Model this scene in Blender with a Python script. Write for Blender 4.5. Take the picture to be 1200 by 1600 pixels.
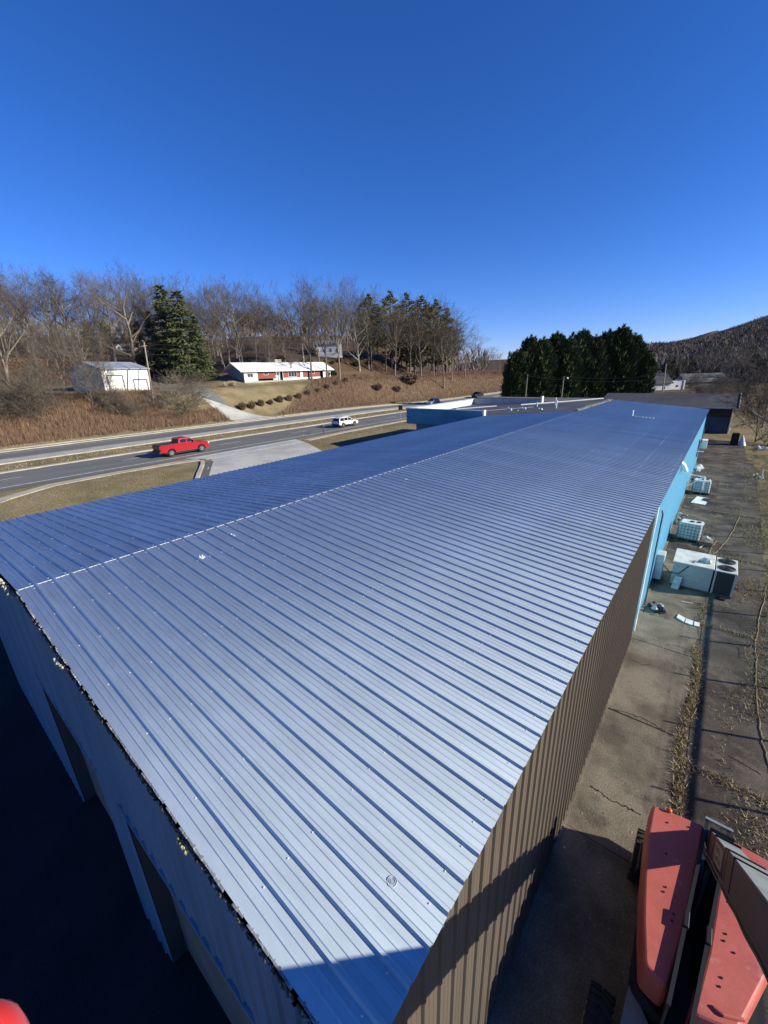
import bpy, math, random
import numpy as np
from mathutils import Vector, Matrix, noise as mnoise

for o in list(bpy.data.objects): bpy.data.objects.remove(o)
scene = bpy.context.scene
COL = scene.collection
R = math.radians
rnd = random.Random(7)

# ------------------------------------------------------------------ camera
CAMZ = 10.46
F_PX, PITCH, YAW, ROLL = 636.3, R(18.936), R(-39.529), R(-1.8)
def cam_basis():
    h = np.array([math.sin(YAW), math.cos(YAW), 0]); r = np.array([math.cos(YAW), -math.sin(YAW), 0])
    d = h*math.cos(PITCH)+np.array([0, 0, -math.sin(PITCH)]); u = h*math.sin(PITCH)+np.array([0, 0, math.cos(PITCH)])
    r2 = r*math.cos(ROLL)+u*math.sin(ROLL); u2 = u*math.cos(ROLL)-r*math.sin(ROLL)
    return r2, u2, d
CR, CU, CD = cam_basis()
CC = np.array([0, 0, CAMZ])
cd = bpy.data.cameras.new('camera'); cam = bpy.data.objects.new('camera', cd); COL.objects.link(cam)
cam.matrix_world = Matrix(((CR[0], CU[0], -CD[0], 0), (CR[1], CU[1], -CD[1], 0), (CR[2], CU[2], -CD[2], CAMZ), (0, 0, 0, 1)))
cd.sensor_fit = 'VERTICAL'; cd.sensor_height = 36; cd.sensor_width = 27
cd.lens = F_PX/1600*36; cd.clip_start = .05; cd.clip_end = 6000
scene.camera = cam
scene.render.resolution_x = 768; scene.render.resolution_y = 1024

# ------------------------------------------------------------------ sky, sun, exposure
SUN_EL, SUN_AZ = R(23.5), R(23)                     # azimuth from +X towards +Y
sunv = Vector((math.cos(SUN_AZ)*math.cos(SUN_EL), math.sin(SUN_AZ)*math.cos(SUN_EL), math.sin(SUN_EL)))
w = bpy.data.worlds.new('World'); scene.world = w; w.use_nodes = True
nt = w.node_tree; nt.nodes.clear()
sky = nt.nodes.new('ShaderNodeTexSky'); sky.sky_type = 'NISHITA'; sky.sun_disc = False
sky.sun_elevation = SUN_EL; sky.sun_rotation = math.atan2(sunv.x, sunv.y)
sky.altitude = 1500; sky.air_density = 1.0; sky.dust_density = 0; sky.ozone_density = 6.0
hsv = nt.nodes.new('ShaderNodeHueSaturation'); hsv.inputs['Saturation'].default_value = 1.16; hsv.inputs['Value'].default_value = 1.0
bg = nt.nodes.new('ShaderNodeBackground'); bg.inputs['Strength'].default_value = .1
wo = nt.nodes.new('ShaderNodeOutputWorld')
tint = nt.nodes.new('ShaderNodeMix'); tint.data_type = 'RGBA'; tint.blend_type = 'MULTIPLY'; tint.inputs[0].default_value = 1; tint.inputs[7].default_value = (.92, .80, 1.08, 1)
nt.links.new(sky.outputs[0], hsv.inputs['Color']); nt.links.new(hsv.outputs[0], tint.inputs[6]); nt.links.new(tint.outputs[2], bg.inputs['Color']); nt.links.new(bg.outputs[0], wo.inputs['Surface'])
sl = bpy.data.lights.new('sun', 'SUN'); sl.energy = 5.0; sl.angle = R(.53); sl.color = (1.0, .945, .80)
so = bpy.data.objects.new('sun', sl); COL.objects.link(so); so.rotation_euler = (-sunv).to_track_quat('-Z', 'Y').to_euler()
so.location = (40, 20, 60)
scene.view_settings.view_transform = 'Standard'; scene.view_settings.look = 'None'
scene.view_settings.gamma = 1; scene.view_settings.exposure = .67
scene.render.engine = 'CYCLES'

# ------------------------------------------------------------------ materials
MATS = {}
def mat(name, col, rough=.7, metal=0, col2=None, scale=3, mix=(.4, .6), fine=0, bump=0, bscale=60, spec=.5, detail=6, stretch=None, col3=None, scale3=.5, mix3=(.5, .6), rvar=0):
    if name in MATS: return MATS[name]
    m = bpy.data.materials.new(name); m.use_nodes = True; n = m.node_tree.nodes; l = m.node_tree.links
    b = n['Principled BSDF']; b.inputs['Roughness'].default_value = rough; b.inputs['Metallic'].default_value = metal
    b.inputs['Specular IOR Level'].default_value = spec
    tc = n.new('ShaderNodeTexCoord'); vec = tc.outputs['Object']
    if stretch:
        mp = n.new('ShaderNodeMapping'); mp.inputs['Scale'].default_value = stretch; l.new(vec, mp.inputs[0]); vec = mp.outputs[0]
    cur = None
    def noise(sc, det):
        t = n.new('ShaderNodeTexNoise'); t.inputs['Scale'].default_value = sc; t.inputs['Detail'].default_value = det; t.inputs['Roughness'].default_value = .62
        l.new(vec, t.inputs['Vector']); return t.outputs['Fac']
    def ramp(src, a, c):
        mr = n.new('ShaderNodeMapRange'); mr.inputs[1].default_value = a; mr.inputs[2].default_value = c; l.new(src, mr.inputs[0]); return mr.outputs[0]
    def mixc(fac, a, c, mode='MIX'):
        mx = n.new('ShaderNodeMix'); mx.data_type = 'RGBA'; mx.blend_type = mode
        if isinstance(fac, float): mx.inputs[0].default_value = fac
        else: l.new(fac, mx.inputs[0])
        for i, v in ((6, a), (7, c)):
            if isinstance(v, tuple): mx.inputs[i].default_value = (*v, 1)
            else: l.new(v, mx.inputs[i])
        return mx.outputs[2]
    cur = tuple(col)
    if col2: cur = mixc(ramp(noise(scale, detail), *mix), cur, tuple(col2))
    if col3: cur = mixc(ramp(noise(scale3, 5), *mix3), cur, tuple(col3))
    if fine:
        g = ramp(noise(bscale, 3), .3, .7); v = n.new('ShaderNodeMapRange'); v.inputs[3].default_value = 1-fine; v.inputs[4].default_value = 1+fine; l.new(g, v.inputs[0])
        cb = n.new('ShaderNodeCombineColor')
        for i in range(3): l.new(v.outputs[0], cb.inputs[i])
        cur = mixc(1.0, cur, cb.outputs[0], 'MULTIPLY')
    if isinstance(cur, tuple): b.inputs['Base Color'].default_value = (*cur, 1)
    else: l.new(cur, b.inputs['Base Color'])
    if rvar:
        v = n.new('ShaderNodeMapRange'); v.inputs[1].default_value = .3; v.inputs[2].default_value = .7; v.inputs[3].default_value = rough-rvar; v.inputs[4].default_value = rough+rvar
        l.new(noise(scale*1.7, 5), v.inputs[0]); l.new(v.outputs[0], b.inputs['Roughness'])
    if bump:
        bp = n.new('ShaderNodeBump'); bp.inputs['Strength'].default_value = bump; bp.inputs['Distance'].default_value = .02
        l.new(noise(bscale, 4), bp.inputs['Height']); l.new(bp.outputs[0], b.inputs['Normal'])
    m.use_backface_culling = False
    MATS[name] = m; return m

def vary(m, amt=.25, hue=.02):
    """per-object brightness variation"""
    n = m.node_tree.nodes; l = m.node_tree.links; b = n['Principled BSDF']
    oi = n.new('ShaderNodeObjectInfo'); h = n.new('ShaderNodeHueSaturation')
    mr = n.new('ShaderNodeMapRange'); mr.inputs[3].default_value = 1-amt; mr.inputs[4].default_value = 1+amt; l.new(oi.outputs['Random'], mr.inputs[0])
    l.new(mr.outputs[0], h.inputs['Value'])
    if b.inputs['Base Color'].is_linked: l.new(b.inputs['Base Color'].links[0].from_socket, h.inputs['Color'])
    else: h.inputs['Color'].default_value = b.inputs['Base Color'].default_value
    l.new(h.outputs[0], b.inputs['Base Color']); return m

# ------------------------------------------------------------------ mesh helpers
class MB:
    def __init__(s): s.v = []; s.f = []; s.m = []
    def face(s, pts, mi=0):
        k = len(s.v); s.v += [tuple(p) for p in pts]; s.f.append(tuple(range(k, k+len(pts)))); s.m.append(mi); return s
    def box(s, x0, x1, y0, y1, z0, z1, mi=0):
        k = len(s.v)
        s.v += [(x0, y0, z0), (x1, y0, z0), (x1, y1, z0), (x0, y1, z0), (x0, y0, z1), (x1, y0, z1), (x1, y1, z1), (x0, y1, z1)]
        for q in ((0, 3, 2, 1), (4, 5, 6, 7), (0, 1, 5, 4), (1, 2, 6, 5), (2, 3, 7, 6), (3, 0, 4, 7)): s.f.append(tuple(k+i for i in q)); s.m.append(mi)
        return s
    def bbox(s, x0, x1, y0, y1, z0, z1, b=.01, mi=0):
        """box with chamfered vertical and top edges"""
        o = [(x0+b, y0), (x1-b, y0), (x1, y0+b), (x1, y1-b), (x1-b, y1), (x0+b, y1), (x0, y1-b), (x0, y0+b)]
        i = [(min(max(x, x0+b), x1-b), min(max(y, y0+b), y1-b)) for x, y in o]
        s.loft([[(x, y, z0) for x, y in o], [(x, y, z1-b) for x, y in o], [(x, y, z1) for x, y in i]], mi); return s
    def loft(s, rings, mi=0, cap=True, close=True):
        k = len(s.v); n = len(rings[0])
        for r in rings: s.v += [tuple(p) for p in r]
        for a in range(len(rings)-1):
            for i in range(n if close else n-1):
                j = (i+1) % n; s.f.append((k+a*n+i, k+a*n+j, k+(a+1)*n+j, k+(a+1)*n+i)); s.m.append(mi)
        if cap and close:
            s.f.append(tuple(k+i for i in reversed(range(n)))); s.m.append(mi)
            e = k+(len(rings)-1)*n; s.f.append(tuple(e+i for i in range(n))); s.m.append(mi)
        return s
    def tube(s, pts, rad, n=8, mi=0, cap=True):
        pts = [Vector(p) for p in pts]
        if not isinstance(rad, (list, tuple)): rad = [rad]*len(pts)
        rings = []
        for i, p in enumerate(pts):
            t = (pts[min(i+1, len(pts)-1)]-pts[max(i-1, 0)]).normalized()
            a = t.cross(Vector((0, 0, 1)))
            if a.length < .05: a = t.cross(Vector((1, 0, 0)))
            a.normalize(); b = t.cross(a)
            rings.append([p+(a*math.cos(2*math.pi*q/n)+b*math.sin(2*math.pi*q/n))*rad[i] for q in range(n)])
        return s.loft(rings, mi, cap)
    def bar(s, a, b, wd, ht, mi=0):
        """rectangular bar from a to b: wd sideways, ht upwards"""
        a = Vector(a); b = Vector(b); t = (b-a).normalized(); sd = t.cross(Vector((0, 0, 1)))
        if sd.length < .01: sd = Vector((1, 0, 0))
        sd.normalize(); up = sd.cross(t)
        q = [sd*wd/2+up*ht/2, -sd*wd/2+up*ht/2, -sd*wd/2-up*ht/2, sd*wd/2-up*ht/2]
        return s.loft([[a+c for c in q], [b+c for c in q]], mi)
    def extr(s, poly, axis, a, b, mi=0):
        """2D polygon extruded along axis ('x','y','z') from a to b"""
        def P(p, t): return {'x': (t, p[0], p[1]), 'y': (p[0], t, p[1]), 'z': (p[0], p[1], t)}[axis]
        return s.loft([[P(p, a) for p in poly], [P(p, b) for p in poly]], mi)
    def build(s, name, mats, parent=None, smooth=False, world=False):
        me = bpy.data.meshes.new(name); me.from_pydata(s.v, [], s.f)
        for m in (mats if isinstance(mats, (list, tuple)) else [mats]): me.materials.append(m)
        if any(s.m): me.polygons.foreach_set('material_index', s.m)
        if smooth: me.polygons.foreach_set('use_smooth', [True]*len(s.f))
        me.update()
        return link(name, me, parent, world)
def link(name, me, parent=None, world=False, loc=None):
    o = bpy.data.objects.new(name, me); COL.objects.link(o)
    if parent is not None:
        o.parent = parent
        if world: o.location = -root_loc(parent)
    if loc is not None: o.location = loc
    return o
def root_loc(p):
    v = Vector((0, 0, 0))
    while p: v += p.location; p = p.parent
    return v
def tag(o, label, cat, group=None):
    o['label'] = label; o['category'] = cat
    if group: o['group'] = group
    return o
def thing(name, label, cat, loc=(0, 0, 0), rz=0, group=None):
    o = bpy.data.objects.new(name, None); COL.objects.link(o); o.location = loc; o.rotation_euler = (0, 0, rz); o.empty_display_size = .3
    return tag(o, label, cat, group)
def struct(o): o['kind'] = 'structure'; return o
def stuff(o): o['kind'] = 'stuff'; return o
def copy_tree(o, parent=None):
    c = o.copy(); COL.objects.link(c); c.parent = parent
    for ch in [q for q in o.children]: copy_tree(ch, c)
    return c
def ss(a, b, x):
    t = min(1, max(0, (x-a)/(b-a))); return t*t*(3-2*t)
def ray(px, py):
    v = CR*(px-600)-CU*(py-800)+CD*F_PX; return v
def at_depth(px, py, D): return Vector(CC+ray(px, py)/F_PX*D)
def on_z(px, py, z=0):
    v = ray(px, py); return Vector(CC+v*((z-CAMZ)/v[2]))

# ------------------------------------------------------------------ terrain
def road_z(y): return 1.8-1.0*ss(70, 130, y)
def terr(x, y):
    rz = road_z(y)
    if x > -20: z = 0
    elif x > -43: z = rz*ss(-20, -43, x)
    else: z = rz
    if x < -78:
        t = -78-x
        k = ss(70, 110, y)
        bank = (6.4+1.3*k)*ss(0, 15-2*k, t)
        fd = 1-ss(1.3, 1.8, y/-x)
        z = rz+bank+.045*max(0, min(t, 40)-15)+fd*(.17*max(0, min(t, 130)-40)+.09*max(0, min(t, 700)-130))
        q_ = y/-x; z += 6.5*ss(20, 38, t)*ss(.5, .72, q_)*(1-ss(1.15, 1.5, q_))
        z += .5*mnoise.noise((x*.05, y*.05, 3))*ss(4, 25, t)
    # lowered dock yard before the gable
    z -= .9*ss(-.6, -2.2, x)*(1-ss(2.0, 4.5, y))*ss(-45, -30, x)
    # far valley and wooded mountain to the right
    if y > 90:
        z += 1.2*ss(90, 180, y)*ss(-60, -20, x)
        d = max(0, y-330)
        mt = (x-(-.105*y))                      # lateral distance right of the skyline's start
        z += 150*ss(0, 640, d)*ss(-80, 560, mt+.12*d-60)
        z += 16*ss(60, 420, d)
    return z+.10*mnoise.noise((x*.11, y*.11, 0))*(1 if x < -20 or x > 9 else 0)*(0 if -79 < x < -42 else 1)
def hit(px, py, far=900):
    v = ray(px, py); v = v/np.linalg.norm(v); t = 3.
    while t < far:
        p = CC+v*t
        if p[2] < terr(p[0], p[1]): break
        t += .25 if t < 200 else 1
    p = CC+v*t; return Vector((p[0], p[1], terr(p[0], p[1])))
def ground(x, y): return Vector((x, y, terr(x, y)))

def axis(parts):
    out = []
    for a, b, st in parts:
        n = max(1, round((b-a)/st)); out += [a+(b-a)*i/n for i in range(n)]
    return out+[parts[-1][1]]
gx = axis([(-1600, -400, 60), (-400, -180, 10), (-180, -96, 3), (-96, -76, 1), (-76, -42, 2), (-42, -20, 2), (-20, -3, 2), (-3, 0, .4), (0, 12, 1.5), (12, 60, 8), (60, 400, 20), (400, 1600, 80)])
gy = axis([(-300, -40, 20), (-40, -2, 4), (-2, 5, .5), (5, 120, 3), (120, 220, 5), (220, 1000, 16), (1000, 2600, 80)])
tv = [(x, y, terr(x, y)) for y in gy for x in gx]
nx = len(gx)
tf = [(j*nx+i, j*nx+i+1, (j+1)*nx+i+1, (j+1)*nx+i) for j in range(len(gy)-1) for i in range(nx-1)]
me = bpy.data.meshes.new('ground'); me.from_pydata(tv, [], tf); me.polygons.foreach_set('use_smooth', [True]*len(tf))
att = me.attributes.new('woods', 'FLOAT', 'POINT')
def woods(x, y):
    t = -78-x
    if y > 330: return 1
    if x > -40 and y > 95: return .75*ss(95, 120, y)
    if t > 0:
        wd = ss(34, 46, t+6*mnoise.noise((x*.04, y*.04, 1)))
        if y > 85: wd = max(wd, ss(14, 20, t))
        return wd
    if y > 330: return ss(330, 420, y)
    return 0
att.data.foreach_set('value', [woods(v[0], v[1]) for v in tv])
def brushy(x, y):
    t = -78-x
    if t < .5 or y > 240: return 0
    if y > 57: return ss(.5, 2.5, t)*ss(0, 3, y-(57+t*1.75))*(1-ss(22, 28, t))
    return ss(.8, 3, t)*(1-ss(13, 18, t))*(1-ss(35, 40, y))
att2 = me.attributes.new('brushy', 'FLOAT', 'POINT'); att2.data.foreach_set('value', [brushy(v[0], v[1]) for v in tv])
gm = mat('winter_grass', (.25, .195, .11), .95, col2=(.15, .125, .062), scale=.22, mix=(.38, .62), fine=.35, bump=.6, bscale=9, spec=.1, col3=(.21, .165, .085), scale3=.07, mix3=(.55, .75))
n = gm.node_tree.nodes; l = gm.node_tree.links
an = n.new('ShaderNodeAttribute'); an.attribute_name = 'woods'
lf = n.new('ShaderNodeTexNoise'); lf.inputs['Scale'].default_value = .8; lf.inputs['Detail'].default_value = 8
tcn = n.new('ShaderNodeTexCoord'); l.new(tcn.outputs['Object'], lf.inputs['Vector'])
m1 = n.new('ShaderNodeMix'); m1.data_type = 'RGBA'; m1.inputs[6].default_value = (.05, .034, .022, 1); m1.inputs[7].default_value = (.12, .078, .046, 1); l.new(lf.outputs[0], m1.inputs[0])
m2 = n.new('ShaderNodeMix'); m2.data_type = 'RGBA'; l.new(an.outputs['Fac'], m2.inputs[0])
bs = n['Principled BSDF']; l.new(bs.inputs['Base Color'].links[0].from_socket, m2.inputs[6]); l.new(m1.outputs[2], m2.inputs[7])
an2 = n.new('ShaderNodeAttribute'); an2.attribute_name = 'brushy'
m4 = n.new('ShaderNodeMix'); m4.data_type = 'RGBA'; m4.inputs[6].default_value = (.09, .056, .036, 1); m4.inputs[7].default_value = (.235, .165, .105, 1); l.new(lf.outputs[0], m4.inputs[0])
m5 = n.new('ShaderNodeMix'); m5.data_type = 'RGBA'; l.new(an2.outputs['Fac'], m5.inputs[0]); l.new(m2.outputs[2], m5.inputs[6]); l.new(m4.outputs[2], m5.inputs[7]); l.new(m5.outputs[2], bs.inputs['Base Color'])
me.materials.append(gm)
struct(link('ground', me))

def ribbon(name, m, prof, ys, dz, xoff=None):
    """sheet following the ground; prof = (x0,x1)"""
    mb = MB(); k = 0
    rings = []
    for y in ys:
        rings.append([(x, y, terr(x, y)+dz) for x in prof])
    mb.loft(rings, close=False, cap=False)
    for i in range(len(mb.f)): mb.f[i] = tuple(reversed(mb.f[i]))
    return mb.build(name, m)
YS = [y for y in range(-60, 70, 10)]+[y for y in range(70, 141, 5)]+[160, 200, 260, 330]
asph = mat('road_asphalt', (.125, .124, .118), .85, col2=(.155, .152, .142), scale=.6, fine=.2, bump=.25, bscale=50, spec=.3, stretch=(1, .12, 1))
conc = mat('concrete', (.40, .385, .35), .9, col2=(.30, .29, .265), scale=.5, fine=.12, bump=.15, bscale=30, spec=.25)
paint = mat('road_paint', (.72, .71, .67), .7, col2=(.5, .49, .46), scale=2, fine=.1)
walkc = mat('walk_concrete', (.44, .40, .32), .9, col2=(.34, .31, .25), scale=.8, fine=.15, spec=.2)
def road(name, m, x0, x1, dz): return struct(ribbon(name, m, [x0+(x1-x0)*i/3 for i in range(4)], YS, dz))
road('road_near_carriageway', asph, -56.1, -46.6, .03)
road('road_far_carriageway', asph, -73.2, -67.0, .03)
road('road_concrete_lane', conc, -67.0, -63.0, .034)
MB_ = MB()
def kerb(name, x0, x1, h, m, y0=-60, y1=330):
    mb = MB(); rings = []
    for y in [y for y in YS if y0 <= y <= y1]:
        z = terr((x0+x1)/2, y); rings.append([(x0, y, z-.1), (x1, y, z-.1), (x1, y, z+h), (x0, y, z+h)])
    mb.loft(rings); return struct(mb.build(name, m))
kerb('kerb_median_near', -56.9, -56.1, .13, walkc)
kerb('kerb_median_far', -63.0, -62.7, .13, walkc)
kerb('kerb_far_side', -74.4, -73.9, .14, walkc)
road('gutter_far_side', conc, -73.9, -73.2, .05)
kerb('pavement_far_side', -77.4, -76.4, .10, walkc)
road('road_edge_line_near', paint, -48.15, -47.97, .042)
road('road_edge_line_far', paint, -72.2, -72.0, .042)
# dashes: from the photograph, about every 12 m
dm = MB()
for k in range(-4, 26):
    y0 = 4.6+12.1*k
    dm.face([(-52.25, y0, terr(-52, y0)+.042), (-52.1, y0, terr(-52, y0)+.042), (-52.1, y0+3.2, terr(-52, y0+3.2)+.042), (-52.25, y0+3.2, terr(-52, y0+3.2)+.042)])
struct(dm.build('road_lane_dashes', paint))

def sheet(name, m, poly, dz, nsub=10):
    """quad patch following the ground: poly = 4 corners"""
    a, b, c, d = [Vector((*p, 0)) for p in poly]; mb = MB(); rows = []
    for i in range(nsub+1):
        row = []
        for j in range(nsub+1):
            p = (a.lerp(b, j/nsub)).lerp(d.lerp(c, j/nsub), i/nsub); row.append((p.x, p.y, terr(p.x, p.y)+dz))
        rows.append(row)
    mb.loft(rows, close=False, cap=False)
    o = mb.build(name, m)
    if mb.v:
        p = o.data.polygons[0]
        if p.normal.z < 0: o.data.flip_normals()
    return struct(o)
drvc = mat('drive_concrete', (.42, .41, .375), .9, col2=(.33, .32, .295), scale=.35, fine=.12, bump=.2, bscale=25, spec=.25)
sheet('driveway_front', drvc, [(-43.4, 22.7), (-43.4, 36.1), (-19.5, 26.5), (-19.5, 6.2)], .03, 14)
sheet('driveway_apron', drvc, [(-46.6, 21.2), (-46.6, 37.2), (-43.4, 36.1), (-43.4, 22.7)], .03, 6)
sheet('front_lot', drvc, [(-33, 1.8), (-33.5, 6.2), (-19.5, 6.5), (-19.5, 1.8)], .03, 14)
sheet('road_shoulder_line', paint, [(-46.1, 22.1), (-46.1, 36.9), (-45.85, 36.8), (-45.85, 22.1)], .04, 6)
sheet('driveway_joint', paint, [(-43.9, 22.2), (-43.9, 36.2), (-43.65, 36.1), (-43.65, 22.2)], .04, 6)
def path(name, m, pts, wd, h):
    mb = MB(); rings = []
    for i, (x, y) in enumerate(pts):
        a = Vector(pts[max(0, i-1)]); b = Vector(pts[min(len(pts)-1, i+1)]); t = (b-a).normalized(); sd = Vector((-t.y, t.x))*wd/2
        z = terr(x, y); rings.append([(x+sd.x, y+sd.y, z-.1), (x-sd.x, y-sd.y, z-.1), (x-sd.x, y-sd.y, z+h), (x+sd.x, y+sd.y, z+h)])
    mb.loft(rings); o = mb.build(name, m); struct(o); return o
path('pavement_near_side', walkc, [(-40.5, 1.5), (-43.3, 5), (-45.3, 8.5), (-45.6, 14), (-45.2, 19), (-44.6, 21.8)], 1.15, .05)
path('pavement_beyond_drive', walkc, [(-44.4, 37.3), (-45.3, 46), (-45.6, 56), (-45.8, 70), (-45.8, 110)], 1.1, .05)
path('kerb_driveway', walkc, [(-43.2, 21.5), (-41.5, 20.6), (-38.5, 18.6), (-35.5, 16.6)], .35, .16)
path('kerb_driveway_gutter', mat('worn_asphalt', (.1, .095, .085), .9, fine=.2), [(-42.5, 22.0), (-41.0, 21.0), (-38.0, 19.0), (-35.0, 16.9)], .7, .045)
path('kerb_front_lot', walkc, [(-33.0, 6.9), (-29, 7.3), (-24, 7.6)], .3, .14)
path('kerb_front_lot_end', walkc, [(-37.8, 3.2), (-35.5, 4.2), (-33.6, 5.6)], .3, .12)
# house drive across the road
sheet('driveway_hillside_house', drvc, [(-77.6, 47.3), (-77.6, 57), (-84, 50.5), (-88, 46)], .06, 10)
sheet('driveway_garage', asph, [(-84, 50.4), (-88.3, 46), (-101, 43.5), (-99, 49)], .06, 10)
sheet('driveway_garage_yard', asph, [(-98, 43), (-99, 50), (-112, 47), (-112, 38)], .08, 10)

# ------------------------------------------------------------------ yard on the right of the shed
slabm = mat('yard_concrete', (.215, .183, .138), .95, col2=(.105, .087, .065), scale=.6, mix=(.38, .64), fine=.3, bump=.45, bscale=28, spec=.12, col3=(.07, .06, .048), scale3=.8, mix3=(.56, .72))
yasp = mat('yard_asphalt', (.112, .094, .077), .95, col2=(.045, .038, .033), scale=.55, mix=(.38, .6), fine=.35, bump=.5, bscale=30, spec=.12, col3=(.19, .155, .115), scale3=.7, mix3=(.52, .72))
# slabs: separate concrete pieces with open joints
ys = [-6, -1.5, 3.2, 7.9, 12.4, 16.9, 21.5, 26.1]
mbY = MB().face([(-1.6, -12, .012), (3.0, -12, .012), (3.0, 20, .012), (3.5, 40, .012), (2.9, 74, .012), (-1.6, 74, .012)])
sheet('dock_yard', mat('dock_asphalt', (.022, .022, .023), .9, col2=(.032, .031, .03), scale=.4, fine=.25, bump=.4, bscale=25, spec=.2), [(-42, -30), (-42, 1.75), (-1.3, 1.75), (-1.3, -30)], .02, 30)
yard = struct(mbY.build('yard', yasp))
for i in range(len(ys)-1):
    a, b = ys[i], ys[i+1]; q = rnd.uniform(-.03, .03); r2 = random.Random(i)
    mb = MB(); n_ = 9; pr = []
    for k in range(n_+1): pr.append((.80+.05*math.sin(i*3+k*1.7)+r2.uniform(-.03, .03), a+.02+(b-a-.04)*k/n_))
    poly = [(-1.25, a+.02+q), *pr, (-1.25, b-.02+q)]
    mb.extr(poly, 'z', -.1, .03); mb.build('concrete_slab', slabm, yard)
for i, (a, b) in enumerate([(-6, 3), (3.1, 11.4), (11.5, 19.6), (19.7, 28), (28.1, 37), (37.1, 47), (47.1, 58), (58.1, 71)]):
    mb = MB(); r2 = random.Random(40+i); n_ = 8
    pr = [(2.95+.16*math.sin(k*1.3+i)+.012*(b-10)*(10 < b < 60)+r2.uniform(-.05, .05), a+(b-a)*k/n_) for k in range(n_+1)]
    x0 = .98 if b < 30 else -1.25
    mb.extr([(x0, a), *pr, (x0+r2.uniform(-.02, .02), b)], 'z', -.1, .024); mb.build('asphalt_slab', yasp, yard)

def blades(name, m, pts, hgt, wid, seed=1, lean=.5, seg=1):
    """many thin upright blades, one mesh"""
    r2 = random.Random(seed); mb = MB()
    for p in pts:
        h = hgt*r2.uniform(.5, 1.2); a = r2.uniform(0, 6.28); wdt = wid*r2.uniform(.6, 1.3)
        dx, dy = math.cos(a)*wdt, math.sin(a)*wdt; b = r2.uniform(0, 6.28); le = lean*h*r2.uniform(.1, 1)
        tx, ty = p[0]+math.cos(b)*le, p[1]+math.sin(b)*le
        mb.v += [(p[0]-dx, p[1]-dy, p[2]-.02), (p[0]+dx, p[1]+dy, p[2]-.02), (tx, ty, p[2]+h)]
        k = len(mb.v); mb.f.append((k-3, k-2, k-1)); mb.m.append(r2.randrange(len(m)) if isinstance(m, list) else 0)
    return mb.build(name, m)
straw = mat('dry_straw', (.36, .27, .14), .95, spec=.1, col2=(.2, .15, .08), scale=.7)
straw2 = mat('dry_straw_pale', (.46, .38, .24), .95, spec=.1)
pts = []
r2 = random.Random(5)
for k in range(5200):
    y = r2.uniform(8, 27); c = .9+.10*math.sin(y*.9)
    if mnoise.noise((y*.6, 1.7, 0)) > -.35: pts.append((c+r2.gauss(0, .07), y, .02))
for k in range(26000):
    y = r2.uniform(9, 64); x = 2.75+.012*max(0, y-10)+r2.gauss(0, .5)
    pts.append((x-.1, y, .01)) if mnoise.noise((x*.8, y*.35, 2)) > .02 else None
for k in range(26000):
    y = r2.uniform(16, 72); x = 3.1+.012*max(0, y-10)+abs(r2.gauss(0, .9)); pts.append((x, y, .01)) if x < 5.6 and mnoise.noise((x*.6, y*.25, 8)) > -.25 else None
for yy in (11.45, 19.65, 28.05, 37.05):
    for k in range(420): pts.append((r2.uniform(.9, 3.4), yy+r2.gauss(0, .06)+.1*math.sin(k), .02)) if mnoise.noise((k*.01, yy, 0)) > -.6 else None
stuff(tag(blades('dry_weeds', [straw, straw2], pts, .12, .013, 3, 1.8), 'dry straw coloured weeds in the joints and edge of the yard', 'weeds'))
# small pale litter
lv_ = MB(); r2 = random.Random(15)
for k in range(6500):
    y = 5+r2.random()**1.2*55; q = r2.random()
    x = (.9+r2.gauss(0, .16)) if q < .3 else (2.9+.012*max(0, y-10)+r2.gauss(0, .6)) if q < .85 else r2.uniform(-1.1, 3)
    if q >= .3 and mnoise.noise((x*.7, y*.3, 3)) < -.02: continue
    s_ = r2.uniform(.012, .034); a = r2.uniform(0, 6.28); e = r2.uniform(.2, .6)
    p = [(x+math.cos(a)*s_, y+math.sin(a)*s_, .036), (x-math.sin(a)*s_*e, y+math.cos(a)*s_*e, .036+r2.random()*.015), (x-math.cos(a)*s_, y-math.sin(a)*s_, .038), (x+math.sin(a)*s_*e, y-math.cos(a)*s_*e, .04)]
    lv_.face(p, r2.randrange(3))
stuff(tag(lv_.build('leaf_litter', [straw, straw2, mat('leaf_brown', (.15, .09, .05), .95)]), 'dry leaves and straw bits blown along the yard joints and edge', 'leaf litter'))
lit = MB(); r2 = random.Random(12)
for k in range(340):
    y = 4+r2.random()**1.4*48; x = r2.uniform(-1.05, 3.2); s_ = .006+.028*r2.random()**3+(.05 if r2.random() < .02 else 0); a = r2.uniform(0, 6.28); z = .034
    if mnoise.noise((x*.9, y*.4, 7)) < -.05: continue
    p = [(x+math.cos(a+q)*s_*r2.uniform(.6, 1.2), y+math.sin(a+q)*s_*r2.uniform(.6, 1.2)) for q in (0, 1.5, 3.1, 4.7)]
    lit.loft([[(*q, z) for q in p], [(*q, z+.012) for q in p]])
stuff(tag(lit.build('litter', mat('litter_white', (.62, .58, .48), .8, col2=(.3, .25, .16), scale=1.5)), 'small pale scraps scattered over the yard', 'litter'))

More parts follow.
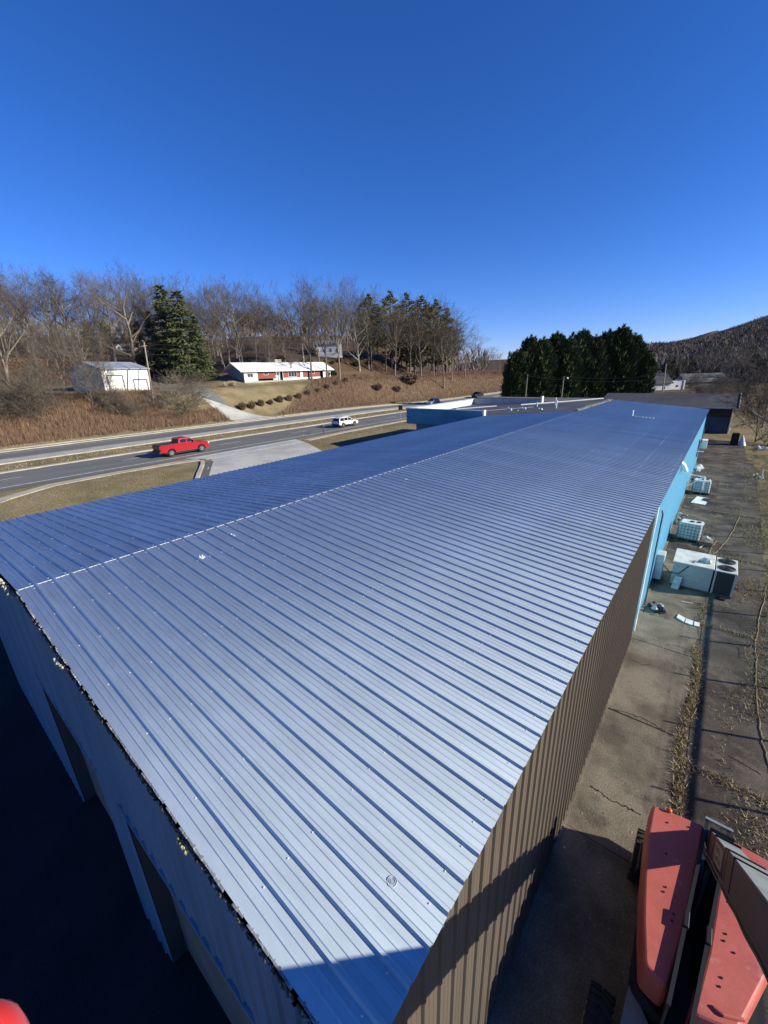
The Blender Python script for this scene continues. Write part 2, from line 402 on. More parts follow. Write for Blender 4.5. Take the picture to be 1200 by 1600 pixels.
# ------------------------------------------------------------------ the long metal shed
XRG, ZRG, SLP, WR_, WL_, YG = -10.33, 6.546, .0897, 9.16, 9.57, .90
XE, XW = XRG+WR_, XRG-WL_
PW = .9144; NR, NL = 60, 44
YEND = YG+NR*PW; YL = YG+NL*PW
def roofz(x): return ZRG-SLP*abs(x-XRG)
roofm = mat('galvanised_roof', (.56, .65, .705), .68, .93, col2=(.475, .555, .605), scale=1.1, mix=(.35, .65), fine=.07, bump=.10, bscale=4.5, detail=9, stretch=(.35, 1.6, 1), rvar=.05, col3=(.46, .52, .55), scale3=3.5, mix3=(.60, .74))
def beckmann(m, rough, dif):
    """bare rolled metal: broad Beckmann lobe with a little diffuse weathering"""
    n = m.node_tree.nodes; l = m.node_tree.links; b = n['Principled BSDF']
    g = n.new('ShaderNodeBsdfAnisotropic'); g.distribution = 'BECKMANN'; g.inputs['Roughness'].default_value = rough
    d = n.new('ShaderNodeBsdfDiffuse'); mx = n.new('ShaderNodeMixShader'); mx.inputs[0].default_value = dif
    src = b.inputs['Base Color'].links[0].from_socket
    l.new(src, g.inputs['Color']); l.new(src, d.inputs['Color'])
    if b.inputs['Normal'].is_linked: l.new(b.inputs['Normal'].links[0].from_socket, g.inputs['Normal'])
    l.new(g.outputs[0], mx.inputs[1]); l.new(d.outputs[0], mx.inputs[2]); l.new(mx.outputs[0], n['Material Output'].inputs['Surface'])
vary(roofm, .05); beckmann(roofm, .82, .19)
shed = thing('metal_shed', 'long metal shed with silvery ribbed roof and brown and pale blue side walls', 'building', ((XE+XW)/2, YG+10, 0))
def rib_profile():
    """(offset, height) over one 0.914 m panel: major ribs each 0.305 m, two minor ribs between"""
    pr = [(0, 0)]
    for k in range(3):
        o = k*.3048
        for c in (.118, .205): pr += [(o+c-.014, 0), (o+c-.006, .005), (o+c+.006, .005), (o+c+.014, 0)]
        c = .3048
        if k < 2: pr += [(o+c-.036, 0), (o+c-.015, .034), (o+c+.015, .034), (o+c+.036, 0)]
        else: pr += [(o+c-.036, 0), (o+c-.015, .034), (o+c+.015, .034), (o+c+.038, .0015)]
    return pr
PROF = rib_profile()
def roof_mesh(name, side, seed):
    xe = (XE+.05) if side > 0 else (XW-.05); mb = MB(); nseg = 5; r2 = random.Random(seed)
    rings = []
    for k in range(nseg+1):
        x = XRG+(xe-XRG)*k/nseg; wob = 0 if k in (0, nseg) else r2.uniform(-.004, .004)
        rings.append([(x, YG+y, roofz(x)+h+(wob if h < .01 else 0)+.0005) for y, h in PROF])
    mb.loft(rings, close=False, cap=False)
    if side < 0:
        mb.f = [tuple(reversed(q)) for q in mb.f]
    me = bpy.data.meshes.new(name); me.from_pydata(mb.v, [], mb.f); me.materials.append(roofm); me.update(); return me
for side, cnt in ((1, NR), (-1, NL)):
    ms = [roof_mesh('roof_panel', side, sd) for sd in range(4)]
    for i in range(cnt):
        link('roof_panel', ms[rnd.randrange(4)], shed, loc=-root_loc(shed)+Vector((0, i*PW, 0)))
# purlin / deck underlay so no daylight leaks through
und = mat('dark_underlay', (.05, .045, .04), .9)
mb = MB(); mb.extr([(XE-.02, roofz(XE)-.14), (XRG, ZRG-.14), (XRG, ZRG-.012), (XE-.02, roofz(XE)-.012)], 'y', YG+.02, YEND-.02)
mb.extr([(XRG, ZRG-.14), (XW+.02, roofz(XW)-.14), (XW+.02, roofz(XW)-.012), (XRG, ZRG-.012)], 'y', YG+.02, YL-.02)
mb.build('roof_deck', und, shed, world=True)
# screws with washers
scm = mat('screw_head', (.66, .68, .70), .5, .2)
mb = MB(); r2 = random.Random(3)
for side, cnt in ((1, NR*3), (-1, NL*3)):
    wd = WR_ if side > 0 else WL_
    for row in range(8):
        d = .16+row*(wd-.3)/7
        for k in range(cnt):
            if r2.random() < .12: continue
            y = YG+.3048*k+.25+r2.uniform(-.01, .01); x = XRG+side*(d+r2.uniform(-.015, .015)); z = roofz(x)+.002; s_ = .013 if side > 0 else .015
            o = len(mb.v); mb.v += [(x+s_, y, z), (x, y+s_, z), (x-s_, y, z), (x, y-s_, z), (x, y, z+.012)]
            for q in range(4): mb.f.append((o+q, o+(q+1) % 4, o+4)); mb.m.append(0)
stuff(mb.build('roof_screws', scm, shed, world=True))
# ridge closure: a broken pale strip between the ribs
seal = mat('ridge_sealant', (.62, .62, .58), .75, col2=(.5, .48, .42), scale=4)
mb = MB()
for k in range(int(41*3.28)):
    y0 = YG+.3048*k+.02; y1 = y0+.262
    if r2.random() < .05: continue
    j = r2.uniform(-.003, .003)
    mb.box(XRG-.004+j, XRG+.009+j, y0+r2.uniform(0, .012), y1-r2.uniform(0, .012), ZRG-.01, ZRG+.007)
stuff(mb.build('ridge_sealant_strip', seal, shed, world=True))
curb = mat('roof_curb', (.10, .10, .10), .85, col2=(.28, .27, .25), scale=2.5, mix=(.5, .7))
mb = MB(); mb.box(XRG-.42, XRG-.03, YL+.02, YEND-.3, ZRG-.25, ZRG+.10); mb.build('ridge_flashing', curb, shed, world=True)
mb = MB()
for k in range(260):
    y = r2.uniform(YL, YEND-.5); x = XRG-.2+r2.gauss(0, .12); s_ = r2.uniform(.02, .07)
    mb.box(x-s_, x+s_, y-s_*2, y+s_*2, ZRG+.09, ZRG+.12+r2.random()*.03)
stuff(mb.build('flashing_debris', mat('roof_debris', (.30, .28, .24), .9, col2=(.12, .11, .1), scale=3), shed, world=True))
# sealant blobs left on the roof
def blob(x, y, n_, spread, size, m, name='sealant_patch', seed=1):
    r2 = random.Random(seed); mb = MB()
    for k in range(n_):
        a = r2.uniform(0, 6.28); d = spread*math.sqrt(r2.random()); px, py = x+math.cos(a)*d, y+math.sin(a)*d*.6; s_ = size*r2.uniform(.4, 1.2)
        rg = [(px+math.cos(q)*s_*r2.uniform(.7, 1.3), py+math.sin(q)*s_*r2.uniform(.5, 1.1)) for q in np.linspace(0, 5.5, 7)]
        z = roofz(px)+.001
        mb.loft([[(*p, roofz(p[0])+.001) for p in rg], [(px+(p[0]-px)*.6, py+(p[1]-py)*.6, z+.012) for p in rg]])
    return mb.build(name, m, shed, world=True)
sealm = mat('white_sealant', (.70, .72, .70), .6, col2=(.45, .47, .48), scale=9)
blob(-9.03, 4.06, 12, .11, .035, sealm, seed=2); blob(-9.55, 5.2, 8, .09, .03, sealm, seed=3); blob(-7.5, 40, 8, .3, .05, sealm, seed=4); blob(-15.5, 33, 5, .15, .08, sealm, seed=5); blob(-18.5, 36, 5, .15, .08, sealm, seed=8); blob(-9.2, 12.6, 5, .06, .03, sealm, seed=6); blob(-8.6, 25, 4, .12, .05, sealm, seed=7)
mb = MB()
for rr in (.046, .03):
    p = [( -1.67+math.cos(q)*rr, 1.97+math.sin(q)*rr, roofz(-1.67+math.cos(q)*rr)+.004) for q in np.linspace(0, 6.28, 17)]
    mb.tube(p, .0045, 5, cap=False)
mb.tube([(-1.67, 1.97, roofz(-1.67)), (-1.67, 1.97, roofz(-1.67)+.012)], .018, 8)
mb.build('sealed_fastener', mat('clear_sealant', (.42, .46, .5), .3), shed, world=True)
pvc = mat('white_pvc', (.74, .74, .72), .5, col2=(.62, .61, .58), scale=6)
mb = MB(); mb.tube([(-6.12, 42.15, 6.1), (-6.12, 42.15, 6.62)], .055, 10); mb.tube([(-6.12, 42.15, 6.60), (-6.12, 42.15, 6.66)], .075, 10); mb.build('vent_pipe', pvc, shed, world=True)
mb = MB()
for k in range(6): mb.box(-5.9+k*.28, -5.8+k*.28, 41.9-k*.12, 42.0-k*.12, roofz(-5.5), roofz(-5.5)+.07)
mb.build('roof_scraps', pvc, shed, world=True)

# side walls: vertical ribbed sheets
brown = mat('brown_wall', (.098, .077, .059), .55, .0, col2=(.082, .064, .049), scale=.8, fine=.05, bump=.04, bscale=5, stretch=(1, 1.5, .25), spec=.4)
cyan = mat('pale_blue_wall', (.24, .57, .75), .5, 0, col2=(.19, .50, .67), scale=.7, mix=(.35, .7), fine=.06, stretch=(1, 1.5, .2), spec=.4, col3=(.13, .27, .30), scale3=1.2, mix3=(.58, .75))
blue = mat('blue_gable_wall', (.19, .285, .36), .5, 0, col2=(.155, .24, .31), scale=.8, fine=.05, stretch=(1.5, 1, .25), spec=.4)
def side_panel(name, m, x, zt, zb):
    mb = MB(); mb.loft([[(x+h*.9, y, zb) for y, h in PROF], [(x+h*.9, y, zt) for y, h in PROF]], close=False, cap=False)
    me = bpy.data.meshes.new(name); me.from_pydata(mb.v, [], mb.f); me.materials.append(m); me.update(); return me
wb = side_panel('wall_panel', brown, XE-.045, roofz(XE)-.01, .06)
wc = side_panel('wall_panel', cyan, XE-.115, roofz(XE)-.01, .10)
for i in range(NR):
    o = link('wall_panel', wb if i < 18 else wc, shed, loc=-root_loc(shed)+Vector((0, YG+.0+i*PW-YG, 0)))
    o['label'] = 'brown ribbed wall sheet' if i < 18 else 'pale blue ribbed wall sheet'
mb = MB(); mb.box(XE-.22, XE-.12, YG+.3, YEND, 0, roofz(XE)-.16); mb.box(XW+.05, XW+.15, YG+.3, YL, -.3, roofz(XW)-.16); mb.box(XRG-.1, XE-.2, YEND-.1, YEND, 0, roofz(XE)-.15); mb.box(XW+.1, XRG, YL-.1, YL, 0, roofz(XW)-.15)
mb.extr([(XRG, roofz(XE)-.15), (XE-.2, roofz(XE)-.15), (XRG, ZRG-.15)], 'y', YEND-.1, YEND)
mb.build('inner_wall', und, shed, world=True)
# eave trim, footing, white seam where brown meets blue
mb = MB(); mb.box(XE-.02, XE+.012, YG, YG+18*PW, roofz(XE)-.07, roofz(XE)-.012); mb.build('eave_trim', brown, shed, world=True)
mb = MB(); mb.box(XE-.1, XE-.03, YG+18*PW, YEND, roofz(XE)-.09, roofz(XE)-.012); mb.build('eave_trim', cyan, shed, world=True)
mb = MB(); mb.box(XE-.2, XE+.03, YG+.1, YEND, -.3, .075); mb.build('footing', slabm, shed, world=True)
mb = MB(); ysm = YG+18*PW+.03; pz = [(.0, .03), (.6, .05), (1.1, .02), (1.9, .06), (2.6, .03), (3.5, .05), (4.2, .02), (5.0, .05), (5.68, .03)]
mb.loft([[(XE-.09, ysm-.02, z), (XE-.02, ysm-.02, z), (XE-.02+e*.4, ysm+e, z), (XE-.09, ysm+e, z)] for z, e in pz]); mb.build('torn_insulation_edge', seal, shed, world=True)
for z_, y_ in ((4.9, .1), (4.1, .07), (3.0, .11), (5.3, .08)):
    pass
# wall fittings on the blue side
gal = mat('galvanised_grey', (.36, .38, .39), .5, .5, col2=(.28, .29, .3), scale=4)
mb = MB(); mb.bbox(XE-.1, XE+.26, 22.6, 23.3, .25, 1.55, .02); mb.build('electric_box', mat('box_grey', (.42, .45, .44), .6, col2=(.34, .36, .36), scale=3), shed, world=True)
mb = MB(); mb.tube([(XE+.02, 19.4, .3), (XE+.02, 19.4, 4.6), (XE-.03, 19.4, 4.75)], .03, 8); mb.build('wall_conduit', mat('dark_conduit', (.05, .06, .06), .6), shed, world=True)
for y_, z_ in ((47, 2.2), (53, 2.6)): MB().tube([(XE+.02, y_, z_), (XE+.02, y_, z_+1.6)], .05, 8).build('wall_conduit', MATS['dark_conduit'], shed, world=True)
mb = MB(); mb.loft([[(XE-.08, 27.6, 4.75), (XE-.08, 28.2, 4.75), (XE-.08, 28.2, 5.2), (XE-.08, 27.6, 5.2)], [(XE+.26, 27.6, 4.72), (XE+.26, 28.2, 4.72), (XE+.06, 28.2, 5.1), (XE+.06, 27.6, 5.1)]]); mb.build('vent_hood', pvc, shed, world=True)
mb = MB(); mb.box(XE-.05, XE+.45, 60-1.2, 60.2, 2.3, 3.1)
mb = MB(); mb.box(XE-.08, XE+.5, 54.0, 55.2, 1.9, 2.75); mb.build('wall_box', mat('box_beige', (.6, .56, .48), .7), shed, world=True)
mb = MB(); mb.tube([(XE, 38.5, 2.3), (XE+1.0, 38.5, 2.25), (XE+1.05, 38.5, 1.2)], .035, 8); mb.tube([(XE, 38.5, 1.3), (XE+.9, 38.5, 2.2)], .025, 8); mb.tube([(XE, 46.5, 2.8), (XE+.5, 46.5, 2.8)], .04, 8); mb.build('pipe_bracket', pvc, shed, world=True)

# gable wall with two deep door openings
doors = [(-6.68, -1.72, 3.72), (-12.1, -7.9, 3.62)]
ngp = 21
for i in range(ngp):
    xr = XE-.03-i*PW; xl = max(XW+.05, xr-PW)
    if xr <= XW+.1: break
    xs = [(xr-o, h) for o, h in PROF if xr-o > xl]+[(xl, 0)]
    for dl, dr, dz in doors:
        for e in (dl, dr):
            if xl < e < xr: xs += [(e, 0), (e, 0)]
    xs.sort(key=lambda q: -q[0])
    mb = MB()
    for (xa, ha), (xb, hb) in zip(xs[:-1], xs[1:]):
        if xa-xb < 1e-5: continue
        mid = (xa+xb)/2; zb = -1.0
        for dl, dr, dz in doors:
            if dl < mid < dr: zb = dz
        y = YG-.015
        mb.face([(xb, y-hb, zb), (xa, y-ha, zb), (xa, y-ha, roofz(xa)-.09), (xb, y-hb, roofz(xb)-.09)])
    mb.build('gable_panel', blue, shed, world=True)
doorm = mat('brown_door', (.30, .215, .15), .7, col2=(.24, .17, .12), scale=1, fine=.08)
jam = mat('door_jamb', (.075, .065, .055), .8)
for dl, dr, dz in doors:
    mb = MB(); n_ = 6; zz = np.linspace(-1.0, dz, n_+1)
    for a, b in zip(zz[:-1], zz[1:]): mb.bbox(dl, dr, YG+.27, YG+.35, a+.015, b-.015, .004)
    mb.build('overhead_door', doorm, shed, world=True)
    mb = MB(); mb.box(dl-.12, dl, YG, YG+.7, -1, dz); mb.box(dr, dr+.12, YG, YG+.7, -1, dz); mb.box(dl-.12, dr+.12, YG, YG+.7, dz, dz+.12); mb.build('door_reveal', jam, shed, world=True)
    mb = MB(); mb.box(dl-.05, dr+.05, YG-.057, YG-.02, dz-.04, dz+.03); mb.build('door_header_trim', blue, shed, world=True)
mb = MB()
for a, b in ((XE-.1, -1.72+.12), (-6.8, -7.78), (-12.22, XW+.1)): mb.box(b, a, YG+.03, YG+.12, -1, 5.2) if a > b else None
mb.box(XE-.2, XE-.1, YG+.05, YG+.4, -1, 5.5)
for k in range(24):
    xa = XE-.1-k*(XE-XW-.2)/24; xb = xa-(XE-XW-.2)/24; mb.box(xb, xa, YG+.03, YG+.1, 3.9, min(roofz(xa), roofz(xb))-.13)
mb.build('gable_backing', und, shed, world=True)
# ragged insulation stuffed under the rake
ins_d = mat('insulation_dark', (.06, .052, .04), .95, col2=(.15, .13, .09), scale=9)
ins_p = mat('insulation_pale', (.62, .58, .44), .95, col2=(.35, .31, .2), scale=8)
ins_y = mat('insulation_yellow', (.55, .48, .17), .95, col2=(.3, .26, .1), scale=20)
mb = MB(); r2 = random.Random(8)
def chunk(mb, c, s_, mi, r2):
    rg = []
    for zz, k in ((-.8, .5), (-.2, 1), (.4, .9), (.9, .35)):
        rg.append([(c[0]+math.cos(q)*s_*k*r2.uniform(.6, 1.3), c[1]+math.sin(q)*s_*.6*k*r2.uniform(.6, 1.3), c[2]+zz*s_*r2.uniform(.6, 1.1)) for q in np.linspace(0, 5.2, 6)])
    mb.loft(rg, mi)
for k in range(1500):
    x = r2.uniform(XW+.2, XE-.05); pale = mnoise.noise((x*1.3, 2, 0)) > .25
    chunk(mb, (x, YG-.02-r2.random()*.025, roofz(x)-.05-r2.random()*.035), r2.uniform(.008, .026), (1 if r2.random() < (.35 if pale else .025) else 0), r2)
for k in range(20): chunk(mb, (-3.55+r2.gauss(0, .055), YG-.05-r2.random()*.03, roofz(-3.5)-.05-r2.random()*.06), r2.uniform(.012, .03), 2, r2)
for k in range(14): chunk(mb, (-7.6+r2.gauss(0, .10), YG-.06-r2.random()*.04, roofz(-7.6)-.08-r2.random()*.06), r2.uniform(.02, .04), 1, r2)
for k in range(22): chunk(mb, (-11.3+r2.gauss(0, .45), YG-.06-r2.random()*.05, roofz(-11.3)-.05-r2.random()*.08), r2.uniform(.03, .06), 1, r2)
stuff(mb.build('torn_insulation', [ins_d, ins_p, ins_y], shed, world=True))
rkm = mat('rake_edge', (.55, .54, .5), .5, .4, col2=(.25, .24, .22), scale=5)
mb = MB()
for k in range(120):
    xa = XRG+k*WR_/120; xb = xa+WR_/120
    if r2.random() < .8: mb.box(xa, xb, YG-.012-r2.random()*.01, YG+.012, roofz(xb)-.022, roofz(xa)-.004-r2.random()*.004)
stuff(mb.build('rake_edge_strip', rkm, shed, world=True))

# ------------------------------------------------------------------ flat-roofed annex with the teal parapet
teal = mat('teal_parapet', (.055, .27, .37), .5, 0, col2=(.04, .22, .31), scale=.8, fine=.05, spec=.4)
pwhite = mat('parapet_white', (.74, .73, .69), .6, col2=(.58, .57, .53), scale=.6, fine=.05, stretch=(1, 1, .2))
flat = mat('flat_roof', (.045, .048, .055), .75, col2=(.085, .088, .092), scale=.25, mix=(.4, .65), fine=.1, spec=.4)
YA = YL+.06
annex = thing('shop_annex', 'flat roofed annex with teal ribbed parapet beside the long shed', 'building', (-24, 50, 0))
def ribbed(x0, x1, y, z0, z1, name, m, parent, nrm=-1, ax='x'):
    """one ribbed sheet face along x (at y) or along y (at x=y)"""
    mb = MB(); L = x1-x0; pts = []; k = 0
    while k*.3048 < L:
        o = x0+k*.3048
        for a, h in ((0, 0), (.23, 0), (.25, .03), (.28, .03), (.30, 0)):
            if o+a < x1: pts.append((o+a, h))
        k += 1
    pts.append((x1, 0))
    f = (lambda p, h, z: (p, y+nrm*h, z)) if ax == 'x' else (lambda p, h, z: (y+nrm*h, p, z))
    mb.loft([[f(p, h, z0) for p, h in pts], [f(p, h, z1) for p, h in pts]], close=False, cap=False)
    return mb.build(name, m, parent, world=True)
for k in range(8):
    a = -29.95+k*1.25; ribbed(a, a+1.25, YA, 4.45, 6.25, 'parapet_panel', teal, annex)
for k in range(6):
    a = -28.9+k*1.2; ribbed(a, a+1.2, YA+.55, .9, 4.5, 'lower_wall_panel', teal, annex)
mb = MB(); mb.box(-29.93, -20, YA+.05, YA+.55, 4.42, 4.5); mb.build('soffit', mat('dark_soffit', (.03, .05, .06), .8), annex, world=True)
mb = MB(); mb.box(-29.9, -29.6, YA+.3, 58.0, 4.5, 6.2); mb.box(-28.85, -19.8, YA+.62, YA+.72, .5, 5.3); mb.box(-29.6, -19.95, YA+.06, YA+.3, 4.5, 6.2); mb.box(-28.8, -28.6, YA+.7, 58, .5, 5); mb.build('parapet_core', und, annex, world=True)
for k in range(9):
    a = YA+.3+k*1.83; ribbed(a, min(a+1.83, 58), -29.58, 5.3, 6.22, 'parapet_lining', pwhite, annex, 1, 'y')
mb = MB(); mb.box(-30.0, -29.5, YA-.04, 58.1, 6.21, 6.29); mb.box(-29.5, -19.85, YA-.04, YA+.36, 6.21, 6.27); mb.build('parapet_coping', mat('coping_blue_grey', (.4, .47, .5), .5, col2=(.3, .36, .4), scale=1), annex, world=True)
mb = MB(); mb.box(-19.9, -19.72, YA-.05, YA+.4, 5.75, 6.32); mb.build('parapet_end_cap', pwhite, annex, world=True)
mb = MB(); mb.face([(-29.6, YA+.1, 5.33), (XRG-.4, YA+.1, 5.95), (XRG-.4, 62, 6.15), (-29.6, 62, 5.45)]); mb.build('flat_roof', flat, annex, world=True)
mb = MB(); mb.face([(-19.6, YA+.02, 4.6), (XRG-.1, YA+.02, 4.6), (XRG-.1, YA+.02, roofz(XRG)-.03), (-19.6, YA+.02, 5.55)]); mb.build('flat_roof_edge', flat, annex, world=True)
seam = mat('roof_seam', (.12, .12, .125), .7)
for k in range(14):
    y = YA+1.0+k*1.4; mb = MB(); mb.bar((-29.4, y, 5.36+.005*k), (XRG-.6, y+.2, 5.96+.008*k), .10, .03); mb.build('roof_seam', seam, annex, world=True)
for k in range(9):
    a = -29.5+k*1.12; ribbed(a, a+1.12, 58, 5.35, 6.35, 'back_parapet_panel', mat('grey_lining', (.5, .5, .49), .7, col2=(.4, .4, .39), scale=1), annex)
mb = MB(); mb.box(-29.6, -19.4, 58.05, 58.3, 5, 6.4); mb.build('back_parapet_core', und, annex, world=True)
mb = MB(); mb.box(-19.5, -19.3, 57.7, 58.3, 5.6, 6.75); mb.build('parapet_post', pvc, annex, world=True)
mb = MB(); mb.tube([(-26.5, 47.2, 5.72), (-22.6, 50.6, 5.95)], .07, 8); mb.build('roof_conduit', pvc, annex, world=True)
mb = MB(); mb.tube([(-20.2, 52.6, 6.0), (-16, 56.4, 6.2), (-12.2, 59.6, 6.45)], .09, 8); mb.build('roof_conduit', pvc, annex, world=True)
mb = MB(); mb.tube([(-22.5, 43.8, 5.85), (-17.5, 49.5, 6.05)], .03, 6); mb.build('roof_conduit', gal, annex, world=True)
for x, y, h in ((-15.2, 50.5, .75), (-16.4, 54, .8), (-18.3, 53, .3)):
    mb = MB(); mb.tube([(x, y, 5.8), (x, y, 5.95+h)], .08, 10); mb.tube([(x, y, 5.95+h), (x, y, 6.02+h)], [.13, .12], 10); mb.build('vent_pipe', pvc, annex, world=True)
for k in range(9):
    mb = MB(); x, y = -18.6+rnd.gauss(0, 1.3), 46+rnd.gauss(0, 1.5); chunk(mb, (x, y, 6.0), rnd.uniform(.08, .2), 0, rnd); mb.build('roof_scrap', pvc, annex, world=True)
mb = MB(); mb.box(-29.6, -19.4, YA+.05, YA+.4, .2, 2)

# ------------------------------------------------------------------ buildings beyond the shed
shing = mat('dark_shingles', (.035, .036, .04), .9, col2=(.055, .055, .06), scale=1.5, fine=.15, bump=.3, bscale=15)
shing_g = mat('grey_shingles', (.16, .155, .15), .9, col2=(.11, .108, .105), scale=1.2, fine=.15, bump=.3, bscale=15)
navy = mat('navy_wall', (.035, .085, .14), .6, col2=(.028, .07, .12), scale=.8)
bk = thing('back_building', 'low building with dark shed roof and navy wall behind the far end of the shed', 'building', (-7, 84, 0))
for k in range(15):
    a = -16.5+k*1.17; ribbed(a, a+1.17, 81.4, .0, 2.5, 'wall_panel', navy, bk)
mb = MB(); mb.box(-16.5, 1.0, 81.5, 81.7, 0, 3.9); mb.box(.95, 1.1, 81.4, 92, 0, 4.2); mb.box(-16.5, -16.3, 81.5, 92, 0, 4.2); mb.build('inner_wall', und, bk, world=True)
mb = MB(); mb.extr([(80.0, 3.85), (80.0, 3.95), (87, 5.6), (94, 3.95), (94, 3.85), (87, 5.45)], 'x', -17.2, 1.7); mb.build('roof', shing, bk, world=True)
mb = MB(); mb.bar((1.75, 80, 3.95), (1.75, 87, 5.6), .06, .22); mb.box(-17.2, 1.72, 79.93, 80.0, 3.82, 3.98); mb.build('fascia', mat('fascia_grey', (.45, .47, .47), .6), bk, world=True)
mb = MB(); mb.tube([(1.2, 81.25, 0.1), (1.2, 81.25, 2.5), (1.2, 81.0, 3.0)], .07, 8); mb.tube([(1.2, 81.25, .6), (1.2, 81.25, .9)], .14, 8); mb.build('downpipe', pvc, bk, world=True)
bk2 = thing('grey_roof_building', 'long low grey shingled building behind the flat roofed annex', 'building', (-29, 84, 0))
mb = MB(); mb.box(-42, -17.6, 81.5, 91, 0, 3.3); mb.build('wall', mat('grey_block', (.25, .24, .22), .9), bk2, world=True)
mb = MB(); mb.extr([(80.2, 3.1), (80.2, 3.2), (86, 4.75), (92, 3.2), (92, 3.1), (86, 4.6)], 'x', -42.6, -17.3); mb.build('roof', shing_g, bk2, world=True)

def frame_from(A, B):
    A = Vector((A.x, A.y, 0)); B = Vector((B.x, B.y, 0)); d = B-A; return math.atan2(d.y, d.x), d.length
def window(parent, x, y, z, wd, ht, nmull=1, fr=None, glassm=None, yn=-1):
    glassm = glassm or MATS['window_glass']; fr = fr or MATS['trim_white']
    mb = MB(); t = .07
    for a in (x, x+wd-t): mb.box(a, a+t, y-.05, y+.02, z, z+ht)
    for a in (z, z+ht-t): mb.box(x+t, x+wd-t, y-.05, y+.02, a, a+t)
    for k in range(nmull): c = x+wd*(k+1)/(nmull+1); mb.box(c-.03, c+.03, y-.045, y+.015, z+t, z+ht-t)
    o = mb.build('window', fr, parent)
    mb = MB(); mb.box(x+t, x+wd-t, y-.015, y+.012, z+t, z+ht-t); mb.build('pane', glassm, o)
    return o
mat('window_glass', (.03, .04, .05), .08, spec=.8); trimw = mat('trim_white', (.75, .74, .71), .6)
brick = mat('red_brick', (.25, .075, .05), .9, col2=(.18, .06, .045), scale=6, fine=.2)
wroof = mat('white_metal_roof', (.78, .79, .79), .6, 0, col2=(.72, .73, .73), scale=.4)
# brick ranch house
A = hit(383, 599); B = hit(517, 591); rz, L = frame_from(A, B)
base = min(A.z, B.z)
ranch = thing('ranch_house', 'brick ranch house with long white metal roof on the lawn across the road', 'house', (A.x, A.y, base), rz)
zt = 2.45; DP = 9.0; fz = max(A.z, B.z)-base
S = L/24.0
mb = MB(); mb.box(-.1, L+.1, .02, DP, -1.2, fz+.05); mb.build('foundation', conc, ranch)
def seg(a, b): return a*L, b*L
mb = MB(); f0 = fz+.05; ZT = f0+zt
for a, b in ((.135, .325), (.415, .60), (.645, .865)): mb.box(*seg(a, b), 0, .25, f0+.55, ZT)
mb.build('brick_wall', brick, ranch)
for a, b, ya, yb, za, zb in ((0, .135, -.05, .2, 0, .55), (.41, .61, -.05, .2, 0, .55), (.645, .87, -.05, .2, 0, .55), (0, .135, 0, .2, .55, zt), (.325, .41, 1.2, 1.4, 0, zt), (.61, .645, .1, .25, 0, zt), (.9, 1, 0, .2, .3, zt)): MB().box(*seg(a, b), ya, yb, f0+za, f0+zb).build('white_wall', trimw, ranch)
mb = MB(); mb.box(0, .2, .25, DP, f0, ZT); mb.box(L-.2, L, .25, DP, f0, ZT); mb.box(0, L, DP-.2, DP, f0, ZT); mb.box(.86*L, .9*L, 1.4, 1.5, f0, ZT); mb.extr([(.3, ZT), (DP, ZT), (DP/2, ZT+2.1)], 'x', .02, .15); mb.build('end_wall', mat('blue_grey_siding', (.20, .23, .28), .8), ranch)
mb = MB(); mb.extr([(-.9, ZT-.06), (DP/2, ZT+2.3), (DP+.9, ZT-.06), (DP+.9, ZT+.12), (DP/2, ZT+2.5), (-.9, ZT+.10)], 'x', -1.3, L+.9); rf = mb.build('roof', wroof, ranch)
mb = MB(); mb.bbox(.42*L, .42*L+2.2, DP/2-.5, DP/2+.6, ZT+1.3, ZT+3.3, .05); mb.build('chimney', mat('chimney_stone', (.48, .44, .38), .9, col2=(.36, .32, .27), scale=5), rf)
window(ranch, .47*L, 0, f0+.8, .10*L, 1.3, 2); window(ranch, .2*L, 0, f0+1.5, .05*L, .6, 0); window(ranch, .03*L, 0, f0+1.0, .06*L, 1.0, 1); window(ranch, .72*L, 0, f0+1.5, .07*L, .6, 1)
mb = MB(); mb.box(.612*L, .642*L, .02, .1, f0+.05, f0+2.1); mb.build('front_door', trimw, ranch)
mb = MB(); mb.box(.345*L, .385*L, 1.1, 1.2, f0+.05, f0+2.1); mb.build('entry_door', mat('pale_blue_door', (.35, .45, .5), .6), ranch)
for a in (.33, .36, .40): mb = MB(); mb.box(a*L, a*L+.12, -.3, -.18, f0, ZT); mb.build('porch_post', trimw, ranch)
# garage
A2 = hit(166, 614); B2 = hit(236, 609); rz2, L2 = frame_from(A2, B2)
b2 = min(A2.z, B2.z)
gar = thing('white_garage', 'white metal garage with grey gable roof and two outlined doors', 'garage', (A2.x, A2.y, b2), rz2)
H2 = 4.3; D2 = 9
mb = MB(); mb.box(0, L2, 0, .2, -1, H2); mb.box(0, .2, .2, D2, -1, H2); mb.box(L2-.2, L2, .2, D2, -1, H2); mb.box(0, L2, D2-.2, D2, -1, H2); mb.extr([(.1, H2), (D2, H2), (D2/2, H2+1.3)], 'x', .03, .2); mb.extr([(.1, H2), (D2, H2), (D2/2, H2+1.3)], 'x', L2-.2, L2-.03); mb.build('wall', trimw, gar)
mb = MB(); mb.extr([(-.5, H2-.02), (D2/2, H2+1.42), (D2+.5, H2-.02), (D2+.5, H2+.12), (D2/2, H2+1.58), (-.5, H2+.12)], 'x', -.4, L2+.4); mb.build('roof', mat('grey_metal_roof', (.36, .39, .42), .5, .3, col2=(.3, .33, .36), scale=.5), gar)
